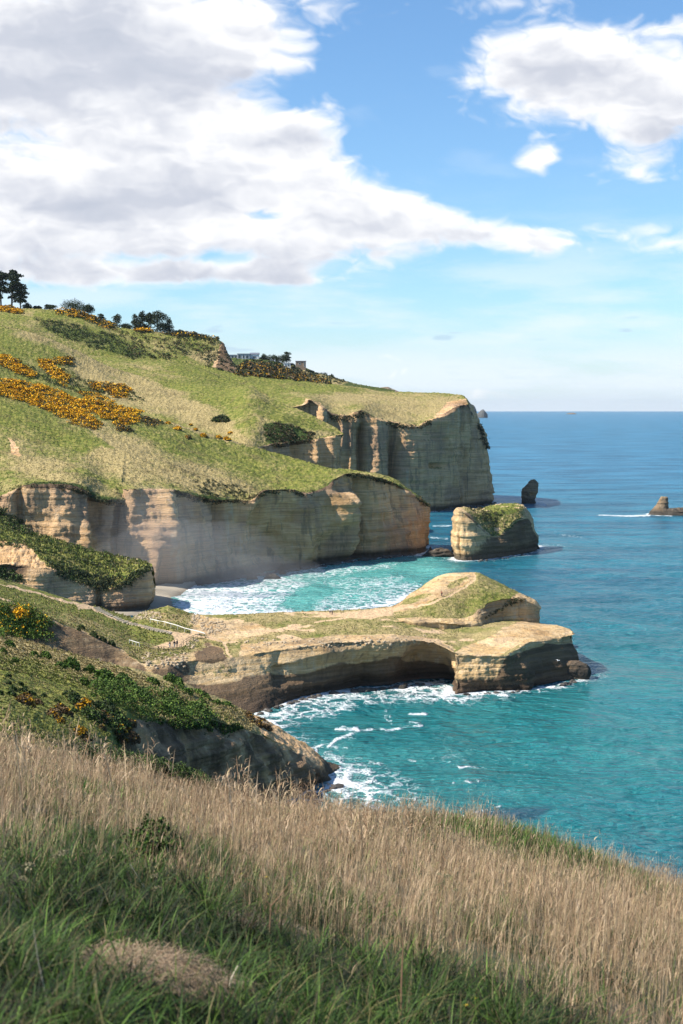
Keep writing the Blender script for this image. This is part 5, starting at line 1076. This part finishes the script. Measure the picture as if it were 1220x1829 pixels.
for j in range(9):
    f_ = .62+.04*j; parts.append(blades(TX+rng.normal(0, .012, m_), TY, TH_*.12*(1.2-j*.08), rng.uniform(.6, 1.4, m_), .0018*(1+TY/12), col_of(STRAW*1.1, m_, TX, TY), [1, 1.3, .2], 2, z=fg_z(TX, TY)+TH_*f_))
k = rng.uniform(0, 1, n) < .30; Xs, Ys, hs = X[k], Y[k], h[k]; m_ = len(Xs)
for j in range(2):
    z = fg_z(Xs, Ys)+hs*rng.uniform(.72, .92, m_); parts.append(blades(Xs+rng.normal(0, .02, m_), Ys+rng.normal(0, .02, m_), rng.uniform(.05, .11, m_), rng.uniform(.3, .9, m_), .0014*(1+Ys/14), col_of(STRAW, m_, Xs, Ys), [1, 1.2, .2], 2, z=z))
join(parts, 'dry_grass', 'tall straw-coloured dry grass covering the foreground slope', 'grass')
# green grass: lush at the bottom, thinner among the straw
cx, cy = pts_fg(2100, 2.6, 19); cw = 1-straw_w(cx, cy); k = rng.uniform(0, 1, len(cx)) < cw*.95+.10; cx, cy = cx[k], cy[k]
nb = 46; X = np.repeat(cx, nb); Y = np.repeat(cy, nb); n = len(X); a = rng.uniform(0, 6.28, n); r = np.abs(rng.normal(0, .085, n)); X = X+np.cos(a)*r; Y = Y+np.sin(a)*r
sz = np.repeat(rng.uniform(.6, 1.2, len(cx)), nb); cc = np.repeat(np.clip(.75+1.8*fbm(np.stack([cx, cy, 0*cx], -1)*1.3, 3, 361), .25, 1.6)*rng.uniform(.5, 1.4, len(cx)), nb)
parts = [blades(X, Y, rng.uniform(.16, .36, n)*sz, rng.uniform(.35, 1.25, n), rng.uniform(.0022, .0042, n), col_of(LUSH, n, X, Y)*cc[:, None], [.8, 1, .95, .7, .1], 4, az=a+rng.normal(0, .5, n), droop=1.9)]
X, Y = pts_fg(52000, 2.6, 36); n = len(X); pa = fbm(np.stack([X, Y, 0*X], -1)*.5, 3, 331); bumpg = np.exp(-((X-4.8)/2.6)**2-((Y-31)/5)**2)
k = rng.uniform(0, 1, n) < np.clip((1-straw_w(X, Y))*.8+.20+pa*.9+bumpg*1.2+sst(.08, .3, fbm(np.stack([X, Y, 0*X], -1)*.33, 3, 341))*.9, .05, 1); X, Y = X[k], Y[k]; n = len(X)
parts.append(blades(X, Y, rng.uniform(.12, .34, n)*(1+.6*np.exp(-((X-4.8)/2.6)**2-((Y-31)/5)**2)), rng.uniform(.2, 1., n), .0024*(1+Y/12), col_of(LUSH*1.3, n, X, Y, .5), [1, 1, .8, .1], 3))
join(parts, 'green_grass', 'lush green grass in the near foreground and among the straw', 'grass')
# matted dead grass and bare earth
def at_fg(px, py):
    Y = np.linspace(2, 45, 900); q = at_y(px, py, Y); d = q[:, 2]-fg_z(q[:, 0], Y); i = int(np.argmax(d < 0)); return q[i]
c = at_fg(285, 1765); n = 2600; a = rng.uniform(0, 6.28, n); r = np.sqrt(rng.uniform(0, 1, n)); X = c[0]+np.cos(a)*r*.36; Y = c[1]+np.sin(a)*r*.55
join([blades(X, Y, rng.uniform(.05, .16, n), rng.uniform(1.6, 3.2, n), rng.uniform(.0015, .003, n), col_of(np.array([(.34, .24, .15), (.25, .17, .10), (.42, .32, .21)]), n, X, Y), [1, 1, .8, .2], 3, z=fg_z(X, Y)+.10+.08*(1-r))], 'dead_grass_mat', 'flattened mat of brown dead grass at the bottom left', 'dead grass')
c = at_fg(460, 1662); n = 900; a = rng.uniform(0, 6.28, n); r = np.sqrt(rng.uniform(0, 1, n)); X = c[0]+np.cos(a)*r*.3; Y = c[1]+np.sin(a)*r*.35
join([blades(X, Y, rng.uniform(.03, .09, n), rng.uniform(1., 2.6, n), rng.uniform(.0015, .003, n), col_of(np.array([(.10, .06, .035), (.15, .10, .06), (.34, .27, .2)]), n, X, Y), [1, 1, .8, .2], 3, z=fg_z(X, Y)+.08)], 'dead_grass_mat', 'small dark brown patch of rotting grass among the green tussocks', 'dead grass')
# yellow flowers
def leafquad(bm, c, u, v, mi=0):
    vs = [bm.verts.new(Vector(c)+Vector(p)) for p in (-Vector(u)*.2, Vector(v)*.5+Vector(u)*.4, Vector(u), -Vector(v)*.5+Vector(u)*.4)]; bm.faces.new(vs)
M_YEL = mat_plain('yellow_petal', (.80, .55, .02), .6, .1); M_STEM = mat_plain('green_stem', (.07, .11, .03)); M_CREAM = mat_plain('seed_head', (.40, .36, .22), .9, .2); M_TWIG = mat_plain('dry_brown_stalk', (.26, .15, .085), .9, .2); M_PALE2 = mat_plain('bleached_stalk', (.52, .45, .34), .9, .15)
GY_ = 'yellow flowers low in the green grass'
def flower(px, py, label, dist_fix=None):
    g = at_fg(px, py+26); top = at_y(px, py, g[1]); h = max(top[2]-g[2], .06); o = empty('flower', g); tag(o, label, 'flower', GY_)
    bm = bmesh.new(); tube(bm, [(0, 0, 0), (.01, 0, h*.5), (0, 0, h)], [.003, .0025, .002], 5); bm_obj('stem', bm, M_STEM, o)
    bm = bmesh.new()
    for ring in range(2):
        for i in range(9):
            a = i*.698+ring*.3; u = Vector((math.cos(a), math.sin(a), .25+ring*.5))*(.020-.006*ring); leafquad(bm, (0, 0, h), u, Vector((-math.sin(a), math.cos(a), 0))*.010)
    bm_obj('petals', bm, M_YEL, o)
for px, py, lb in [(245, 1517, 'yellow flower leftmost of three in the dark tuft on the left'), (277, 1511, 'yellow flower topmost of three in the dark tuft on the left'), (287, 1518, 'yellow flower rightmost of three in the dark tuft on the left'), (432, 1561, 'yellow flower left above the forked brown stalk'), (446, 1573, 'largest bright yellow flower by the tip of the forked brown stalk'),
                   (475, 1567, 'small yellow flower right above the forked brown stalk'), (477, 1598, 'yellow flower between the arms of the forked brown stalk'), (768, 1777, 'yellow flower at the bottom centre of the photo'), (850, 1784, 'yellow flower nearest the straw at the bottom right of centre'), (832, 1797, 'lowest yellow flower at the bottom of the photo'), (370, 1569, 'pale flower left of the forked brown stalk')]: flower(px, py, lb)
def stalk(name, path, rad, mat, label, cat, heads=None, hm=None):
    g = at_fg(*path[0]); P = [at_y(p[0], p[1], g[1]-(.0 if len(p) < 3 else p[2]))-g for p in path]; o = empty(name, g); tag(o, label, cat)
    bm = bmesh.new(); tube(bm, [tuple(p) for p in P], list(np.linspace(rad, rad*.45, len(P))), 6); bm_obj('stem', bm, mat, o)
    return o, g, P
def umbel(o, c, r, mat, n=46):
    B = Batch(); P = blob_pts(np.array(c), (r, r, r*.55), n*2); col = np.concatenate([np.array([(.24, .21, .12), (.32, .28, .17), (.17, .17, .08)])[rng.integers(0, 3, n*2)], np.ones((n*2, 1))], 1); B.add(*quads(P, r*.22, col)); B.build('seed_head', o)
o, g, P = stalk('dry_stalk', [(481, 1700), (482, 1655), (484, 1618), (455, 1587), (437, 1573)], .006, M_TWIG, 'forked brown dead stalk standing over the green tussocks left of centre', 'stalk')
bm = bmesh.new(); tube(bm, [tuple(P[2]), tuple(at_y(500, 1600, g[1])-g), tuple(at_y(520, 1572, g[1])-g)], [.004, .003, .002], 6); bm_obj('branch', bm, M_TWIG, o)
stalk('dry_stalk', [(716, 1850), (717, 1760), (720, 1690), (712, 1640)], .006, M_TWIG, 'upright dark brown dock stalk at the bottom centre', 'stalk')
stalk('dry_stalk', [(100, 1850), (82, 1780), (68, 1715), (60, 1660)], .0028, M_PALE2, 'thin pale stalk at the bottom left corner', 'stalk')
stalk('dry_stalk', [(405, 1800), (412, 1750), (425, 1725)], .007, M_PALE2, 'pale bent stalk right of the dead grass mat', 'stalk')
stalk('dry_stalk', [(275, 1605), (255, 1580), (232, 1543)], .005, M_PALE2, 'pale broken stalk leaning left under the dark green tuft', 'stalk')
stalk('dry_stalk', [(310, 1790), (275, 1750), (255, 1705)], .005, M_PALE2, 'pale stalk lying across the dead grass mat', 'stalk')
for path, hd, lb in [([(740, 1700), (745, 1620), (760, 1590), (800, 1572)], [(800, 1566, .035), (815, 1590, .02), (785, 1562, .022)], 'tall umbel weed with seed clusters in front of the straw right of centre'), ([(60, 1640), (55, 1590), (52, 1552)], [(52, 1548, .045), (40, 1570, .03)], 'cream umbel head rising from the grass at the left edge'),
                     ([(120, 1600), (115, 1560), (113, 1528)], [(113, 1524, .04), (98, 1530, .025)], 'cream umbel head right of the left-edge one'), ([(285, 1660), (282, 1620), (280, 1590)], [(280, 1588, .035), (275, 1565, .025)], 'pale green umbel below the dark green tuft')]:
    o, g, P = stalk('umbel_plant', path, .004, M_STEM, lb, 'weed')
    for hx, hy, r in hd: umbel(o, at_y(hx, hy, g[1])-g, r, M_CREAM)
# dark leafy tuft behind the flowers
B = Batch()
for px, py, r in [(250, 1500, .22), (275, 1480, .25), (300, 1510, .2), (225, 1525, .16), (290, 1470, .16)]:
    g = at_fg(px, py+40); B.bush((g[0], g[1], g[2]+.02), (r, r, r*1.4), 900, .022, np.concatenate([GREEN, LUSH]))
tag(B.build('leafy_weed'), 'dark green leafy weed clump standing in the straw on the left', 'weed')
# ------------------------------------------------------------------ air
def vol_mat(name, dens, col=(.75, .86, 1.), g=.3):
    m = bpy.data.materials.new(name); m.use_nodes = True; m.node_tree.nodes.clear(); t = NT(m.node_tree)
    o_ = t.node('ShaderNodeOutputMaterial'); v = t.node('ShaderNodeVolumePrincipled'); v.inputs['Color'].default_value = (*col, 1); v.inputs['Density'].default_value = dens; v.inputs['Anisotropy'].default_value = g
    t.l.new(v.outputs[0], o_.inputs['Volume']); return m
if HAZE:
    bm = bmesh.new(); box(bm, (0, 500, 114), (61500, 62000, 240)); o = bm_obj('haze', bm, vol_mat('haze_air', 1.6e-5, (.85, .92, 1.))); tag(o, 'thin blue sea air fading the far islands', 'haze', kind='stuff')
def spray(px, py, Y, r, d, label):
    c = at_y(px, py, Y); bm = bmesh.new(); bmesh.ops.create_uvsphere(bm, u_segments=40, v_segments=24, radius=1)
    for v in bm.verts:
        k = 1+.35*float(fbm(np.array([list(v.co)])*1.7+px, 3, 3)[0]); v.co = Vector((v.co.x*r[0]*k, v.co.y*r[1]*k, v.co.z*r[2]*k))
    for f in bm.faces: f.smooth = True
    o = bm_obj('sea_spray', bm, vol_mat('spray_mist', d, (.95, .93, .9)), None, tuple(c)); tag(o, label, 'sea spray', kind='stuff')
if HAZE:
    spray(335, 992, 484, (32, 9, 13), .012, 'pale salt mist drifting over the surf at the foot of the middle cliff')
    spray(285, 960, 480, (22, 8, 18), .008, 'faint mist rising against the left of the middle cliff')
    spray(420, 1028, 512, (36, 10, 8), .012, 'low mist over the breaking waves in the bay')
# ------------------------------------------------------------------ sky
SUN_EL = math.radians(46); SDIR = np.array([-.97, -.24]); SDIR /= np.linalg.norm(SDIR)
S3 = Vector((SDIR[0]*math.cos(SUN_EL), SDIR[1]*math.cos(SUN_EL), math.sin(SUN_EL)))
def build_world():
    w = bpy.data.worlds.new('World'); scene.world = w; w.use_nodes = True; t = NT(w.node_tree); w.node_tree.nodes.clear()
    out = t.node('ShaderNodeOutputWorld'); bg = t.node('ShaderNodeBackground'); t.l.new(bg.outputs[0], out.inputs[0])
    sky = t.node('ShaderNodeTexSky', sky_type='NISHITA'); sky.sun_disc = False; sky.sun_elevation = SUN_EL
    sky.sun_rotation = math.atan2(SDIR[0], SDIR[1]) % (2*math.pi); sky.altitude = 60; sky.air_density = 1.0; sky.dust_density = .35; sky.ozone_density = 1.6
    el = t.sep(t.node('ShaderNodeTexCoord').outputs['Generated'])[2]
    sk = t.vm('MULTIPLY', sky.outputs[0], SKYTINT)
    c = t.mix(t.ss(el, .085, .0, 0, .60), sk, t.vm('SCALE', (.78, .89, 1.0), PALE))
    c = t.mix(t.ss(el, .022, .0, 0, .75), c, t.vm('SCALE', (.80, .90, 1.0), PALE*1.08))
    c = t.mix(t.ss(el, -.005, -.03), c, (.6, 1.2, 1.8))
    t._in(bg.inputs[0], c); bg.inputs[1].default_value = .08
PALE = 7.6; SKYTINT = (.86, 1.14, 1.36)
build_world()
BLOBS = [(60, 60, 420, 150, .75), (330, 40, 220, 90, .35), (470, 70, 150, 60, .35), (120, 300, 420, 150, .62), (440, 270, 200, 75, .45), (60, 440, 300, 80, .35),
         (330, 430, 280, 70, .45), (640, 395, 200, 66, .8), (800, 420, 120, 30, .18), (960, 435, 70, 28, .40), (1165, 430, 60, 30, .40), (230, 496, 170, 16, .55), (450, 484, 120, 18, .5), (330, 462, 200, 10, -.3), (150, 395, 120, 14, -.2), (530, 500, 90, 10, .3), (20, 470, 120, 24, .3),
         (1050, 150, 210, 75, .85, -.15), (1180, 110, 160, 70, .3), (1160, 240, 100, 60, .85, .5), (950, 285, 60, 26, .6, .3), (860, 140, 90, 60, .25), (1150, 325, 40, 12, .3),
         (720, 190, 120, 90, -.5), (640, 280, 60, 60, -.1), (470, 385, 60, 16, -.75), (850, 290, 120, 60, -.5), (700, 80, 90, 90, -.35), (180, 170, 260, 110, .3), (350, 300, 240, 90, .25), (300, 380, 260, 50, .25), (700, 360, 90, 30, .2), (800, 395, 60, 20, .25), (880, 425, 110, 26, .22), (960, 290, 60, 20, .2), (900, 200, 120, 50, .25), (545, 95, 30, 40, .1), (620, 230, 40, 30, .15), (600, 300, 60, 40, .25), (880, 10, 90, 15, .25), (560, 160, 60, 30, -.2), (150, 560, 800, 40, -.5), (900, 560, 500, 60, -.4), (1050, 360, 200, 30, -.25)]
def cloud_dome():
    k = math.degrees(1/F)
    azf = np.arange(-16, 16.01, .05); az = np.concatenate([np.linspace(-60, -16.2, 120), azf, np.linspace(16.2, 60, 120)])
    ele = np.concatenate([np.linspace(-.5, 17, 351), np.linspace(17.1, 21, 30)])
    A, E = np.meshgrid(az, ele)
    def D(A, E):
        tot = 0
        for px, py, rx, ry, amp, *r in BLOBS:
            r = r[0] if r else 0
            A0 = math.degrees(math.atan((px-CX)/F)); E0 = math.degrees(math.atan((CY-py)/F)-TH); c, s = math.cos(r), math.sin(r)
            u = ((A-A0)*c+(E-E0)*s)/(rx*k); v = ((E-E0)*c-(A-A0)*s)/(ry*k); tot = tot+amp*np.exp(-(u*u+v*v))
        out = sst(13, 22, np.abs(A))+sst(17, 24, E); tot = tot+out*.35*(fbm(np.stack([A*.05, E*.09, 0*A], -1), 2, 5)+.6)
        p = np.stack([A, E*1.8, 0*A+3.7], -1)
        wx = fbm(p*.35, 3, 901); wy = fbm(p*.35, 3, 907)
        q = p+np.stack([wx*2.2, wy*1.6, 0*wx], -1)
        n = fbm(q*.30, 8, 911, .50)
        bil = fbm(q*.75, 5, 917, .5, ridged=False); bil = np.abs(bil)
        return tot+n*1.05+(bil-.12)*.55
    d = D(A, E); q2 = np.stack([A, E*1.6, 0*A+1.7], -1); q2 = q2+np.stack([fbm(q2*.5, 3, 951), fbm(q2*.5, 3, 953), 0*A], -1)*1.1
    bw = 1-np.abs(fbm(q2*.55, 5, 955, .5))*3.2; bw2 = fbm(q2*np.array([.16, .42, 1]), 4, 957)
    alpha = sst(.18, .76, d)
    # light reaching each point: what lies above it and to the left blocks the sun
    th = 0
    from_idx = [(.10, .18), (.22, .4), (.4, .75), (.7, 1.3)]
    for i, (da, de) in enumerate(from_idx):
        th = th+np.clip(D(A-da, E+de)-.34, 0, 1.2)*[1.1, .9, .7, .5][i]
    T = np.exp(-th*.95)
    own = np.exp(-np.clip(d-.45, 0, 2)*.7)
    lit = T*.62+own*.22+.10*(bw-.45)+.75*bw2*sst(.4, .8, d)+.17
    lit = lit+fbm(np.stack([A, E*1.4, 0*A], -1)*1.1, 5, 931)*.10*alpha
    stops = [0, .25, .42, .60, .82]; R = [.50, .58, .72, .90, 1.]; G_ = [.54, .61, .74, .905, .995]; B = [.63, .69, .795, .925, .99]
    col = np.stack([np.interp(lit, stops, R), np.interp(lit, stops, G_), np.interp(lit, stops, B)], -1)
    fade = sst(20.8, 17.5, E)*sst(59, 45, np.abs(A)); alpha = alpha*fade
    # veil and low streaks
    v1 = fbm(np.stack([A*.16, E*.85, 0*A+9], -1), 6, 941, .55)
    veil = sst(-.2, .35, v1)*sst(9.5, 3.0, E)*.62+sst(.1, .5, fbm(np.stack([A*.3+E*.2, E*.8, 0*A+4], -1), 6, 943))*.12
    veil = np.maximum(veil, sst(-.35, .1, v1)*sst(.4, .9, E)*sst(3.4, 1.3, E)*.8)
    dk = sst(.26, .40, fbm(np.stack([A*.30, E*1.9, 0*A+2], -1), 3, 947))*sst(4.4, 3.6, E)*sst(1.8, 2.4, E)*.75
    a0 = veil; c0 = np.array([.80, .885, .97])+0*col
    c0 = c0*(1-dk[..., None])+dk[..., None]*np.array([.40, .55, .74]); a0 = np.maximum(a0, dk*.75)
    af = alpha+(1-alpha)*a0; cf = (col*alpha[..., None]+c0*((1-alpha)*a0)[..., None])/np.maximum(af, 1e-4)[..., None]
    ra, re = np.radians(A), np.radians(E); Rr = 46000.
    af = af*fade
    G = np.stack([Rr*np.sin(ra)*np.cos(re), Rr*np.cos(ra)*np.cos(re), Rr*np.sin(re)+HC], -1)
    m = bpy.data.materials.new('cloud'); m.use_nodes = True; m.node_tree.nodes.clear(); t = NT(m.node_tree)
    o_ = t.node('ShaderNodeOutputMaterial'); em = t.node('ShaderNodeEmission'); tr = t.node('ShaderNodeBsdfTransparent'); mx = t.node('ShaderNodeMixShader')
    at = t.node('ShaderNodeAttribute'); at.attribute_name = 'mask'; t.l.new(at.outputs['Color'], em.inputs[0]); em.inputs[1].default_value = CLOUD
    t.l.new(at.outputs['Alpha'], mx.inputs[0]); t.l.new(tr.outputs[0], mx.inputs[1]); t.l.new(em.outputs[0], mx.inputs[2]); t.l.new(mx.outputs[0], o_.inputs[0])
    m.cycles.emission_sampling = 'NONE'
    o = lay_mesh('sky', G, {'mask': np.concatenate([cf, af[..., None]], -1)}, m); tag(o, kind='structure')
CLOUD = .70
cloud_dome()
sl = bpy.data.lights.new('sun', 'SUN'); sl.energy = 5.0; sl.angle = math.radians(.5); sl.color = (1., .94, .84)
so = bpy.data.objects.new('sun', sl); COL.objects.link(so); so.rotation_euler = S3.to_track_quat('Z', 'Y').to_euler(); so.location = (0, 0, 300)
# ------------------------------------------------------------------ camera
cd = bpy.data.cameras.new('camera'); co = bpy.data.objects.new('camera', cd); COL.objects.link(co); scene.camera = co
cd.sensor_fit = 'HORIZONTAL'; cd.sensor_width = 24; cd.lens = F/1220*24; cd.clip_start = .1; cd.clip_end = 90000
co.location = (0, 0, HC); co.rotation_euler = (math.pi/2-TH, 0, 0)
cd.dof.use_dof = True; cd.dof.focus_distance = 400; cd.dof.aperture_fstop = 4.5
scene.view_settings.view_transform = 'Standard'; scene.view_settings.look = 'None'; scene.view_settings.exposure = .72; scene.view_settings.gamma = 1
scene.render.engine = 'CYCLES'; scene.cycles.max_bounces = 5; scene.cycles.diffuse_bounces = 3; scene.cycles.transparent_max_bounces = 6
